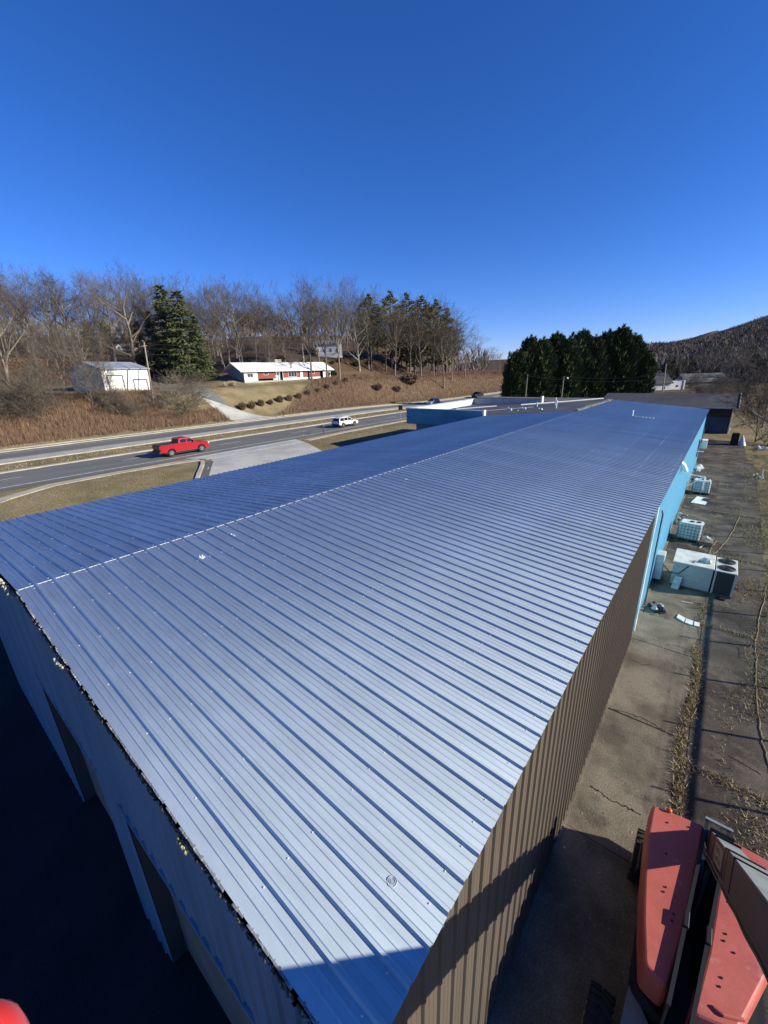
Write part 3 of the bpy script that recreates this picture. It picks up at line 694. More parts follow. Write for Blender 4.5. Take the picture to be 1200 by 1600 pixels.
for a, b, h in ((.08, .42, 3.3), (.62, .95, 2.4)):
    mb = MB(); t = .24
    mb.box(a*L2, a*L2+t, -.06, .01, 0, h); mb.box(b*L2-t, b*L2, -.06, .01, 0, h); mb.box(a*L2+t, b*L2-t, -.06, .01, h-t, h); mb.build('door_frame', mat('dark_frame', (.05, .06, .07), .7), gar)
    mb = MB(); n_ = 4
    for q in range(n_): mb.bbox(a*L2+t, b*L2-t, -.03, .0, q*(h-t)/n_+.02, (q+1)*(h-t)/n_-.01, .006)
    mb.build('garage_door', trimw, gar)
# house up in the woods
A3 = at_depth(492, 550, 140); A3.z = terr(A3.x, A3.y)
def dep_of(px, py):
    return (hit(px, py)-Vector(CC)).dot(Vector(CD))
def simple_house(name, label, px0, px1, ytop, ybase, D, dp, wallm, roofm_, storeys=1, roofh=1.5, nwin=3, turn=0, zbase=None):
    A = at_depth(px0, ybase, D); B = at_depth(px1, ybase, D); T = at_depth((px0+px1)/2, ytop, D); 
    rz, L = frame_from(A, B); zb = min(A.z, B.z) if zbase is None else zbase; h = max(2.2, T.z-zb-roofh)
    o = thing(name, label, 'house', (A.x, A.y, zb), rz+turn)
    mb = MB(); mb.box(0, L, 0, dp, -1, h); mb.extr([(0.02, h), (dp-.02, h), (dp/2, h+roofh*.9)], 'x', .02, L-.02); mb.build('wall', wallm, o)
    mb = MB(); mb.extr([(-.5, h-.15), (dp/2, h+roofh-.12), (dp+.5, h-.15), (dp+.5, h), (dp/2, h+roofh), (-.5, h)], 'x', -.5, L+.5); mb.build('roof', roofm_, o)
    for s_ in range(storeys):
        for k in range(nwin):
            window(o, L*(k+.5)/nwin-.5, 0, s_*2.7+.9, 1.0, 1.2, 1)
    return o, L, h
simple_house('white_house', 'white two storey house half hidden in the bare woods', 492, 532, 531, 554, min(150, dep_of(512, 554)), 8, trimw, shing_g, 2, 1.6, 4)
simple_house('white_house', 'small white house glimpsed behind the dark conifers on the left', 182, 216, 528, 549, dep_of(200, 549), 8, trimw, shing_g, 1, 1.4, 3)
simple_house('small_house', 'tiny white roofed house low in the trees right of the brown bank', 718, 738, 559, 567, dep_of(728, 567), 8, trimw, wroof, 1, 1.2, 2)
# houses on the right in the valley
wl = mat('shaded_white_siding', (.62, .61, .58), .8, col2=(.52, .51, .48), scale=.8)
h1, L1, hh1 = simple_house('white_house', 'white house with dark roof beside the dark evergreen row', 1004, 1047, 583, 612, 150, 9, wl, shing, 1, 3.6, 2)
mb = MB(); mb.box(L1+.2, L1+5.2, 1, 6, -2, 3.6); mb.box(L1+5.0, L1+5.5, .8, 6.2, -2, 3.9); mb.build('lean_to', wl, h1)
mb = MB(); mb.box(L1+2.5, L1+3.2, .93, 1.02, 1.6, 2.2); mb.build('lean_to_window', MATS['window_glass'], h1)
h2, Lh2, hh2 = simple_house('grey_long_house', 'long grey house with grey roof below the wooded mountain', 1070, 1136, 583, 606, 175, 9, mat('grey_siding', (.2, .2, .2), .9), shing_g, 1, 3.4, 2)
simple_house('small_house', 'far white roofed house between the bare trees at the right', 1143, 1168, 593, 603, 220, 8, trimw, wroof, 1, 1.2, 2)

# ------------------------------------------------------------------ vehicles
tyre = mat('tyre_rubber', (.018, .018, .018), .9, fine=.2, bscale=40); rimm = mat('alloy', (.38, .39, .40), .35, .7); glass = mat('car_glass', (.012, .015, .018), .06, spec=.4)
blackp = mat('black_plastic', (.02, .02, .022), .5); redl = mat('tail_lamp', (.35, .02, .015), .25); lampm = mat('head_lamp', (.75, .75, .72), .15)
def circle(cy, cz, r, n, a0, a1): return [(cy+math.cos(a0+(a1-a0)*k/n)*r, cz+math.sin(a0+(a1-a0)*k/n)*r) for k in range(n+1)]
def wheel(parent, x, y, r, side, wdt=.26, rimmat=None):
    mb = MB(); ring = []
    for xx, rr in ((-.5, .86), (-.42, .98), (-.2, 1), (.2, 1), (.42, .98), (.5, .86)):
        ring.append([(x+xx*wdt, y+math.cos(q)*r*rr, r+math.sin(q)*r*rr) for q in np.linspace(0, 2*math.pi, 25)[:-1]])
    mb.loft(ring); wv = mb.build('wheel', tyre, parent, smooth=False)
    mb = MB(); xo = x+side*(wdt/2+.006)
    mb.loft([[(xo-side*.03, y+math.cos(q)*r*.64, r+math.sin(q)*r*.64) for q in np.linspace(0, 2*math.pi, 25)[:-1]], [(xo, y+math.cos(q)*r*.6, r+math.sin(q)*r*.6) for q in np.linspace(0, 2*math.pi, 25)[:-1]]])
    for k in range(5):
        a = k*2*math.pi/5; mb.bar((xo+side*.012, y+math.cos(a)*.06, r+math.sin(a)*.06), (xo+side*.012, y+math.cos(a)*r*.58, r+math.sin(a)*r*.58), .05, .06, 1)
    mb.build('rim', [mat('rim_dark', (.05, .05, .05), .5), rimmat or rimm], wv)
def car(name, label, paintm, kind, loc, rz=0):
    o = thing(name, label, 'pickup truck' if kind == 'pickup' else 'car', loc, rz)
    if kind == 'pickup':
        ax0, ax1, r, hw = 0., 3.68, .42, .99
        low = [(-1.22, .55), (-1.26, .80), (-1.2, .84), (-1.18, 1.40), (.98, 1.42), (1.0, 1.38), (2.95, 1.34), (3.1, 1.32), (4.35, 1.22), (4.62, 1.12), (4.70, .85), (4.72, .55), (4.55, .42)]
        gh = [(.98, 1.38), (1.10, 1.88), (1.35, 1.95), (2.25, 1.96), (2.5, 1.90), (3.12, 1.34)]; tw = .85
        bz = .42
    else:
        ax0, ax1, r, hw = 0., 2.80, .37, .93
        low = [(-.92, .5), (-.95, .75), (-.90, .95), (-.85, 1.06), (2.55, 1.02), (2.75, 1.0), (3.45, .90), (3.68, .78), (3.75, .5), (3.6, .32)]
        gh = [(-.85, 1.03), (-.62, 1.55), (-.4, 1.64), (.9, 1.70), (1.55, 1.64), (1.8, 1.56), (2.72, 1.01)]; tw = .68
        bz = .32
    arch = lambda c: circle(c, r+.02, r*1.22, 10, math.pi*-.08, math.pi*1.08)
    poly = low+[(ax1+r*1.3, bz)]+arch(ax1)+[(ax1-r*1.3, bz), (ax0+r*1.3, bz)]+arch(ax0)+[(ax0-r*1.3, bz+.04)]
    cyy = sum(p[0] for p in poly)/len(poly); czz = .85
    sh = lambda s_, t_: [(cyy+(p[0]-cyy)*s_, czz+(p[1]-czz)*t_) for p in poly]
    mb = MB(); mb.loft([[(xx, *p) for p in sh(a, b)] for xx, a, b in ((-hw, .985, .93), (-hw+.05, .998, .985), (-hw+.12, 1, 1), (hw-.12, 1, 1), (hw-.05, .998, .985), (hw, .985, .93))])
    body = mb.build('body', paintm, o)
    # dark wheel wells
    mb = MB(); mb.box(-hw+.3, hw-.3, ax0-r*1.3, ax0+r*1.3, .35, 1.0); mb.box(-hw+.3, hw-.3, ax1-r*1.3, ax1+r*1.3, .35, .95); mb.box(-hw+.15, hw-.15, ax0-.6, ax1+.6, .28, .5); mb.build('underbody', blackp, o)
    # greenhouse
    n = len(gh); b0 = hw-.06
    zmax = max(p[1] for p in gh); zmin = gh[0][1]
    wx = lambda z: b0+(tw-b0)*(z-zmin)/(zmax-zmin)
    mb = MB(); mb.loft([[(-wx(z), y, z) for y, z in gh], [(wx(z), y, z) for y, z in gh]]); mb.build('cabin', paintm, o)
    # side glass: inset polygon of the greenhouse outline split by pillars
    def lerp(y, top):
        zs = []
        for (ya, za), (yb, zb) in zip(gh[:-1], gh[1:]):
            if ya <= y <= yb: zs.append(za+(zb-za)*(y-ya)/(yb-ya) if yb > ya else max(za, zb))
        return max(zs) if zs else zmin
    if kind == 'pickup': wins = [(1.22, 1.95), (2.05, 2.85)]
    else: wins = [(-.55, .35), (.43, 1.2), (1.28, 2.3)]
    for y0, y1 in wins:
        for sd in (-1, 1):
            ysn = np.linspace(y0, y1, 5); top = [(y, min(lerp(y, 1)-.09, zmax-.13)) for y in ysn]; bot = [(y, zmin+.05) for y in reversed(ysn)]
            pg = [p for p in top if p[1] > zmin+.06]+bot
            mb = MB(); mb.loft([[(sd*(wx(z)-.02), y, z) for y, z in pg], [(sd*(wx(z)+.008), y, z) for y, z in pg]]); mb.build('side_window', glass, o)
    def across(name, p0, p1, ins, m_):
        (ya, za), (yb, zb) = p0, p1
        a = [(ya+(yb-ya)*t, za+(zb-za)*t) for t in (.12, .9)]
        nv = Vector((0, -(zb-za), (yb-ya))).normalized()
        if nv.z < 0: nv = -nv
        mb = MB(); q = [(-wx(a[0][1])+ins, *a[0]), (wx(a[0][1])-ins, *a[0]), (wx(a[1][1])-ins, *a[1]), (-wx(a[1][1])+ins, *a[1])]
        mb.loft([[Vector(p)-nv*.02 for p in q], [Vector(p)+nv*.01 for p in q]]); mb.build(name, m_, o)
    across('windscreen', gh[-1], gh[-2], .10, glass); across('rear_window', gh[0], gh[1], .12, glass)
    for x in (-hw+.14, hw-.14):
        sd = 1 if x > 0 else -1
        wheel(o, x, ax0, r, sd); wheel(o, x, ax1, r, sd)
    if kind == 'pickup':
        mb = MB(); mb.box(-hw+.08, hw-.08, -1.12, .92, 1.36, 1.445); mb.build('bed_cover', blackp, o)
        mb = MB(); mb.box(-hw+.22, hw-.22, -1.235, -1.17, .86, 1.34); mb.build('tailgate', mat('tailgate_dark', (.03, .012, .012), .4), o)
        mb = MB(); mb.box(-hw+.02, hw-.02, -1.34, -1.2, .52, .74); mb.build('rear_bumper', blackp, o)
        for x in (-hw+.01, hw-.2): mb = MB(); mb.box(x, x+.19, -1.24, -1.08, .95, 1.34); mb.build('tail_lamp', redl, o)
        for x in (-hw+.04, hw-.36): mb = MB(); mb.box(x, x+.32, 4.55, 4.73, .88, 1.08); mb.build('headlight', lampm, o)
        mb = MB(); mb.box(-.55, .55, 4.62, 4.75, .7, 1.08); mb.build('grille', blackp, o)
        for sd in (-1, 1): mb = MB(); mb.box(sd*hw-.02, sd*hw+.02, .5, 3.2, .43, .52); mb.build('side_step', blackp, o)
    else:
        mb = MB(); mb.box(-hw+.05, hw-.05, -1.0, -.88, .42, .62); mb.build('rear_bumper', blackp, o)
        for x in (-hw+.03, hw-.28): mb = MB(); mb.box(x, x+.25, -.95, -.8, .82, 1.0); mb.build('tail_lamp', redl, o)
        for x in (-hw+.05, hw-.35): mb = MB(); mb.box(x, x+.3, 3.55, 3.72, .68, .84); mb.build('headlight', lampm, o)
        for sd in (-1, 1): mb = MB(); mb.tube([(sd*.62, -.3, 1.68), (sd*.62, 1.3, 1.72)], .02, 6); mb.build('roof_rail', blackp, o)
        for sd in (-1, 1): mb = MB(); mb.box(sd*hw-.03, sd*hw+.015, .45, 2.3, .34, .47); mb.build('side_sill', blackp, o)
    for sd in (-1, 1):
        yb = gh[-1][0]-.45
        mb = MB(); mb.bbox(min(sd*(hw-.02), sd*(hw+.2)), max(sd*(hw-.02), sd*(hw+.2)), yb, yb+.14, zmin+.02, zmin+.2, .02); mb.build('mirror', paintm if kind != 'pickup' else blackp, o)
    for y in ((1.7, 2.55) if kind == 'pickup' else (.75, 1.6)):
        for sd in (-1, 1): mb = MB(); mb.box(sd*hw-.02, sd*hw+.02, y-.22, y-.04, zmin-.2, zmin-.16); mb.build('door_handle', paintm, o)
    return o
redp = mat('red_paint', (.36, .008, .018), .22, .15, spec=.6); whp = mat('pearl_white_paint', (.66, .65, .61), .25, spec=.6); blkp = mat('black_paint', (.012, .013, .016), .2, spec=.6)
car('pickup_truck', 'red crew cab pickup truck driving on the near carriageway', redp, 'pickup', (-50.15, 21.0, 1.84))
car('suv', 'white crossover car driving on the near carriageway ahead of the red pickup', whp, 'suv', (-50.2, 49.7, 1.84))
p = on_z(741, 621, road_z(150)); car('pickup_truck', 'black pickup truck far down the road behind the annex parapet', blkp, 'pickup', (-70.2, 142, road_z(142)+.04), math.pi)
car('car', 'pale car half hidden behind the annex parapet on the far carriageway', mat('silver_paint', (.45, .46, .47), .3, .4), 'suv', (-65.2, 104, road_z(104)+.05), math.pi)

# ------------------------------------------------------------------ roadside posts, poles and wires
wood = mat('weathered_pole', (.30, .25, .19), .9, col2=(.2, .165, .125), scale=3, stretch=(4, 4, .4))
wirem = mat('wire', (.03, .03, .03), .6)
def mailbox(label, x, y):
    o = thing('mailbox', label, 'mailbox', (x, y, terr(x, y)))
    mb = MB(); mb.box(-.05, .05, -.05, .05, -.2, 1.05); mb.build('post', mat('post_dark', (.06, .05, .04), .9), o)
    mb = MB(); prof = [(-.12, 1.05), (.12, 1.05), (.12, 1.22)]+circle(0, 1.22, .12, 6, 0.2, math.pi-.2)+[(-.12, 1.22)]
    mb.extr([(p[0], p[1]) for p in prof], 'y', -.3, .3); mb.build('box', blackp, o)
mailbox('black mailbox at the kerb behind the white car', -47.0, 43); mailbox('dark mailbox across the road below the brick house', -74.8, 57)
o = thing('road_sign', 'small dark rectangular road sign on a thin post in front of the annex', 'sign', (-44.9, 60, terr(-44.9, 60)))
mb = MB(); mb.box(-.03, .03, -.03, .03, -.2, 2.9); mb.build('post', gal, o)
mb = MB(); mb.box(-.45, .45, -.06, -.03, 2.2, 2.95); mb.build('sign_face', mat('sign_back', (.06, .05, .045), .6), o)
def pole(label, base, top, r=.15, arms=(), group=None):
    o = thing('utility_pole', label, 'pole', base, 0, group); d = Vector(top)-Vector(base)
    mb = MB(); mb.tube([(0, 0, -.5), d*.5, d], [r, r*.85, r*.7], 8); mb.build('shaft', wood, o)
    for z, wd, a in arms:
        mb = MB(); c = d*z; mb.bar(c-Vector((math.cos(a), math.sin(a), 0))*wd/2, c+Vector((math.cos(a), math.sin(a), 0))*wd/2, .1, .12); mb.build('crossarm', wood, o)
    return Vector(top)
def wire(label, a, b, sag, r=.02, group='overhead wires'):
    a = Vector(a); b = Vector(b); pts = [a.lerp(b, k/14)-Vector((0, 0, sag*4*(k/14)*(1-k/14))) for k in range(15)]
    mb = MB(); mb.tube(pts, r, 4); o = mb.build('overhead_wire', wirem); tag(o, label, 'wire', group)
b1 = hit(240, 628); t1 = at_depth(225, 535, (b1-Vector(CC)).dot(Vector(CD)))
P1 = pole('leaning pale utility pole in front of the white garage', b1, t1, .17)
b1b = b1+Vector((2.2, 1.5, 0)); 
P1b = pole('shorter utility pole stub beside the leaning pole at the garage', hit(236, 612), at_depth(229, 556, (hit(236, 612)-Vector(CC)).dot(Vector(CD))), .12)
b2_ = hit(581, 580); t2 = at_depth(579, 540, (b2_-Vector(CC)).dot(Vector(CD))); t2.x, t2.y = b2_.x, b2_.y
P2 = pole('utility pole at the edge of the woods above the brown bank', b2_, t2, .16, [(.95, 1.6, .6)])
b3 = hit(677, 572); P3 = pole('slim utility pole on top of the brown bank by the pines', b3, b3+Vector((0, 0, 7)), .13)
pa = Vector((-37.5, 100, 0)); pa.z = terr(pa.x, pa.y); PA = pole('grey utility pole at the left end of the evergreen row', pa, pa+Vector((.15, 0, 7.9)), .16)
pb = Vector((-29.2, 100, 0)); pb.z = terr(pb.x, pb.y); PB = pole('grey utility pole with lamp before the middle of the evergreens', pb, pb+Vector((.1, 0, 7.9)), .16)
o = [q for q in bpy.data.objects if q.name.startswith('utility_pole')][-1]
mb = MB(); mb.tube([(.1, 0, 7.4), (.9, -.2, 7.7)], .04, 6); mb.tube([(.9, -.2, 7.75), (.9, -.2, 7.45)], [.12, .28], 8); mb.build('street_lamp', gal, o)
pc = at_depth(1034, 620, 140); pc.z = terr(pc.x, pc.y); PC = pole('tall utility pole before the white house with dark roof', pc, at_depth(1041, 568, 140), .2, [(.98, 2.4, .3)])
wire('upper wire between the poles before the evergreens', PA, PB+Vector((0, 0, -.2)), .25, .025, None)
wire('wire running from the lamp pole across the right evergreens', PB, (-12, 104, 8.2), .5, .03, None)
wire('lower wire from the left pole along the evergreens', PA-Vector((0, 0, .4)), (-12, 106, 7.4), .9, .035, None)
for k, q in enumerate((0, 2.2)): wire('wire leading right from the tall pole past the grey house', PC-Vector((0, 0, .3+q)), (30, 190, 13.2-q*1.2), .5, .03, 'wires right of the tall pole')
for k, q in enumerate((0, .7, 1.5)): wire('thin wire crossing the woods between the two hillside poles', P1-Vector((0, 0, .2+q*1.3)), P2-Vector((0, 0, .1+q)), 1.2, .022, 'wires along the hillside')
for k, q in enumerate((0, 1.2)): wire('thin wire from the leaning pole towards the left edge', P1-Vector((0, 0, .5+q)), (-100, -5, 8-q), 1.0, .022, 'wires left of the leaning pole')
for k, q in enumerate((0, .8)): wire('thin wire from the woods edge pole to the bank pole', P2-Vector((0, 0, .2+q)), P3-Vector((0, 0, .1+q)), .8, .022, 'wires above the bank')

# ------------------------------------------------------------------ trees
bark = vary(mat('grey_bark', (.25, .212, .165), .95, col2=(.155, .13, .103), scale=2.5, spec=.1, stretch=(3, 3, .5)), .35)
twig = vary(mat('twigs', (.128, .106, .083), .95, col2=(.095, .079, .063), scale=.3, spec=.1), .35)
palebark = mat('pale_bark', (.36, .33, .29), .9, col2=(.2, .18, .155), scale=2, spec=.1)
def bare_tree_mesh(seed, height=20, spread=.55, fork=.34, nl=7, depth=4, rtrunk=.26, multi=1, twig_r=.019, up=.35):
    r2 = random.Random(seed); big = MB(); small = MB()
    def prism(mb, a, b, ra, rb, n):
        t = (b-a)
        if t.length < 1e-4: return
        t.normalize(); s_ = t.cross(Vector((.3, .2, 1)))
        if s_.length < .05: s_ = t.cross(Vector((1, 0, 0)))
        s_.normalize(); u_ = t.cross(s_); k = len(mb.v)
        for p, r in ((a, ra), (b, rb)):
            for q in range(n): an = 6.2832*q/n; mb.v.append(tuple(p+(s_*math.cos(an)+u_*math.sin(an))*r))
        for q in range(n): mb.f.append((k+q, k+(q+1) % n, k+n+(q+1) % n, k+n+q)); mb.m.append(0)
    def grow(p, d, ln, r, lv):
        nseg = 3 if lv < 3 else 2; pts = [p]; dd = d.copy(); rr = [r]
        for k in range(nseg):
            dd = (dd+Vector((r2.gauss(0, .16), r2.gauss(0, .16), r2.gauss(0, .10)+up*.16))).normalized()
            pts.append(pts[-1]+dd*ln/nseg); rr.append(max(twig_r*.6, r*(1-.72*(k+1)/nseg)))
        for k in range(nseg): prism(big if lv <= 1 else small, pts[k], pts[k+1], rr[k], rr[k+1], 6 if lv <= 1 else (4 if lv == 2 else 3))
        if lv >= depth: return
        nch = (6 if lv == 1 else 5 if lv == 2 else 4)
        for c in range(nch):
            t = r2.uniform(.25, 1.0) if c else 1.0; k = min(nseg-1, int(t*nseg)); q = pts[k].lerp(pts[k+1], t*nseg-k)
            ax = Vector((r2.gauss(0, 1), r2.gauss(0, 1), r2.gauss(0, .6))); ax = (ax-dd*ax.dot(dd)).normalized()
            an = r2.uniform(.35, .95); nd = (dd*math.cos(an)+ax*math.sin(an)); nd.z += up*.25; nd.normalize()
            grow(q, nd, ln*r2.uniform(.5, .72), max(twig_r, rr[k+1]*r2.uniform(.45, .7)), lv+1)
    for m_ in range(multi):
        p = Vector((0, 0, -.6)) if multi == 1 else Vector((r2.gauss(0, .35), r2.gauss(0, .35), -.5)); d = Vector((r2.gauss(0, .05 if multi == 1 else .22), r2.gauss(0, .05 if multi == 1 else .22), 1)).normalized()
        hf = height*fork; pts = [p]; nseg = 4; R0 = rtrunk*(1 if multi == 1 else .6)
        for k in range(nseg+3):
            d = (d+Vector((r2.gauss(0, .06), r2.gauss(0, .06), .05))).normalized(); pts.append(pts[-1]+d*(hf/nseg if k < nseg else height*.14))
        for k in range(len(pts)-1): prism(big, pts[k], pts[k+1], R0*(1-.1*k)*(1.35 if k == 0 else 1), R0*(1-.1*(k+1)), 8)
        for c in range(nl):
            t = r2.uniform(.72, 1) if c > 1 else 1.; i = min(len(pts)-2, int(nseg*.8+ (len(pts)-1-nseg*.8)*r2.random()))
            q = pts[i].lerp(pts[i+1], r2.random()); a = c*2.4+r2.uniform(-.4, .4); el = r2.uniform(.25, 1.0)
            nd = Vector((math.cos(a)*spread*1.6*(1.2-el*.6), math.sin(a)*spread*1.6*(1.2-el*.6), .55+el*.5)).normalized()
            grow(q, nd, height*r2.uniform(.28, .42), R0*r2.uniform(.34, .55), 1)
        grow(pts[-1], d, height*.3, R0*.4, 1)
    out = []
    for mb, nm, mt in ((big, 'trunk', bark), (small, 'crown', twig)):
        me = bpy.data.meshes.new(nm); me.from_pydata(mb.v, [], mb.f); me.materials.append(mt); me.update(); out.append(me)
    zz = max(v[2] for v in small.v); return out, zz
VAR = [bare_tree_mesh(s_, 20, sp, fk, nl, 4, rt, mu) for s_, sp, fk, nl, rt, mu in ((11, .5, .38, 7, .34, 1), (12, .7, .28, 8, .40, 1), (13, .45, .45, 7, .30, 1), (14, .62, .33, 8, .36, 1), (15, .55, .22, 6, .34, 2), (16, .4, .5, 6, .28, 1))]
SHR = [bare_tree_mesh(s_, 7, .9, .10, 6, 4, .10, 3, .012, .2) for s_ in (21, 22)]
TREES_DUP = {}
def bare_tree(label, x, y, h, vi, group=None, rz=None, lean=(0, 0), name='bare_tree', src=None, trunkmat=None, wide=1.0):
    (tm, cm), zz = (src or VAR)[vi]; s_ = h/zz
    o = thing(name, label, 'tree' if name != 'bare_shrub' else 'shrub', (x, y, terr(x, y)), rnd.uniform(0, 6.28) if rz is None else rz, group); o.scale = (s_*wide, s_*wide, s_); o.rotation_euler = (lean[0], lean[1], o.rotation_euler.z)
    if trunkmat:
        tm = tm.copy(); tm.materials[0] = trunkmat
    link('trunk', tm, o); link('crown', cm, o); return o
def skyline(px):
    P = [(-60, 402), (0, 404), (60, 412), (130, 412), (190, 418), (230, 412), (300, 424), (360, 425), (420, 436), (450, 455), (490, 432), (540, 428), (575, 442), (640, 445), (690, 458), (720, 478), (735, 510), (800, 540)]
    for (a, ya), (b, yb) in zip(P[:-1], P[1:]):
        if a <= px <= b: return ya+(yb-ya)*(px-a)/(b-a)
    return 545
def at_skyline(px, D, drop, vi, label, group, lo=9, hi=30, **kw):
    label = label+' '+where(px)
    p_ = at_depth(px, 580, D); z = terr(p_.x, p_.y); top = at_depth(px, skyline(px)+drop, D).z
    return bare_tree(label, p_.x, p_.y, min(hi, max(lo, top-z)), vi, group, **kw)
def where(px):
    for lim, txt in ((20, 'at the left picture edge'), (75, 'left of the garage'), (130, 'up the slope left of the garage'), (190, 'behind the white garage'), (250, 'left of the dark conifers'), (335, 'behind the dark conifers'), (385, 'left of the ranch house'), (430, 'above the ranch house left half'), (475, 'above the ranch house chimney'), (535, 'around the white two storey house'), (600, 'left among the pines on the bank'), (660, 'amid the pines on the bank'), (800, 'at the right end of the pines')):
        if px < lim: return txt
r2 = random.Random(31)
px = -50
while px < 725:
    at_skyline(px+r2.uniform(-8, 8), r2.uniform(120, 138)+(26 if px > 535 else 0), r2.uniform(0, 16), r2.choice((0, 1, 2, 3, 3, 1)), 'thick trunked bare tree of the front woods', 'woods on the left hillside'); px += r2.uniform(14, 24)
px = -40
while px < 730:
    at_skyline(px+r2.uniform(-6, 6), r2.uniform(150, 195)+(15 if px > 535 else 0), r2.uniform(6, 34), r2.choice((0, 2, 3, 5)), 'slim bare tree deeper in the woods', 'woods on the left hillside'); px += r2.uniform(12, 19)
for px in range(-20, 470, 26):
    at_skyline(px+r2.uniform(-9, 9), r2.uniform(112, 125), r2.uniform(55, 95), r2.choice((2, 4, 5)), 'thin young bare tree low at the woods edge', 'young trees at the woods edge', 5, 13)
# notable single trees
def named(px, py, top, vi, label, **kw):
    b = hit(px, py); D = (b-Vector(CC)).dot(Vector(CD)); T = at_depth(px, top, D); return bare_tree(label, b.x, b.y, max(3, T.z-b.z), vi, **kw)
named(28, 640, 420, 1, 'tall spreading bare tree at the left edge of the picture', wide=.9)
named(100, 618, 480, 4, 'bare many stemmed tree left of the white garage', wide=.9)
named(150, 640, 502, 0, 'pale twiggy tree in front of the white garage', wide=.5, src=SHR)
named(178, 642, 540, 1, 'slender pale sapling before the middle of the garage', wide=.6, src=SHR)
named(84, 630, 512, 0, 'many stemmed grey tree on the slope left of the garage', wide=.5, src=SHR)
named(278, 648, 568, 0, 'small rounded bare tree right of the leaning pole', wide=1.3, src=SHR)
named(215, 588, 425, 1, 'large pale limbed bare tree behind the white garage')
named(370, 560, 428, 0, 'tall bare tree left of the ranch house chimney', trunkmat=palebark)
named(340, 556, 432, 3, 'tall bare tree with leaning pale trunk beside the dark conifers', trunkmat=palebark, lean=(.0, -.12))
named(562, 580, 470, 1, 'pale bare tree standing before the pines on the bank', trunkmat=palebark)
named(500, 575, 432, 3, 'tall bare tree before the white two storey house')
named(740, 570, 508, 3, 'lone bare tree on the skyline right of the pines', wide=1.1)
for q, (px, py, tp) in enumerate(((8, 655, 560), (40, 650, 555), (70, 655, 570), (190, 650, 600), (215, 655, 612), (310, 600, 572))):
    named(px, py, tp, q % 2, ('tangled bare shrub at the very left picture edge', 'tangled shrub right of the leftmost one on the slope', 'low grey shrub on the slope left of the garage', 'tangled shrub before the right half of the garage', 'low twiggy shrub beside the leaning pole', 'bare shrub on the lawn right of the conifers')[q], name='bare_shrub', src=SHR, group='shrubs on the left slope', wide=1.2)
px = 745
while px < 800:
    p_ = at_depth(px, 570, r2.uniform(190, 240)); bare_tree('hazy bare tree beyond the bend of the road', p_.x, p_.y, r2.uniform(9, 14), r2.choice((0, 3, 5)), 'trees beyond the bend'); px += 9

# right hand bare trees
bare_tree('multi stemmed bare tree at the far right end of the yard', 4.3, 73.5, 13.5, 0, wide=.62, src=SHR)
bare_tree('tall bare tree with pale trunk at the right picture edge', 5.6, 72.0, 16, 1, trunkmat=palebark, lean=(.0, .10), wide=1.3)
bare_tree('bare tree behind the multi stemmed tree at the right', 5.5, 92, 13, 3)
r3 = random.Random(44)
for q in range(34):
    p_ = at_depth(r3.uniform(1072, 1215), 600, r3.uniform(105, 190)); bare_tree('tangled bare thicket in the valley before the mountain', p_.x, p_.y, r3.uniform(3, 6.5), q % 2, 'valley thickets', name='bare_shrub', src=SHR)
named(1108, 600, 538, 1, 'dark spreading bare tree behind the grey long house')
for q, px in enumerate((1062, 1085, 1100, 1125, 1138, 1145, 1153, 1160, 1168, 1175, 1183, 1190, 1198, 1205, 1215)):
    p_ = at_depth(px, 590, 150+24*(q % 4)); bare_tree('bare tree in the valley before the mountain', p_.x, p_.y, 14+2*(q % 3), q % 4, 'valley trees')

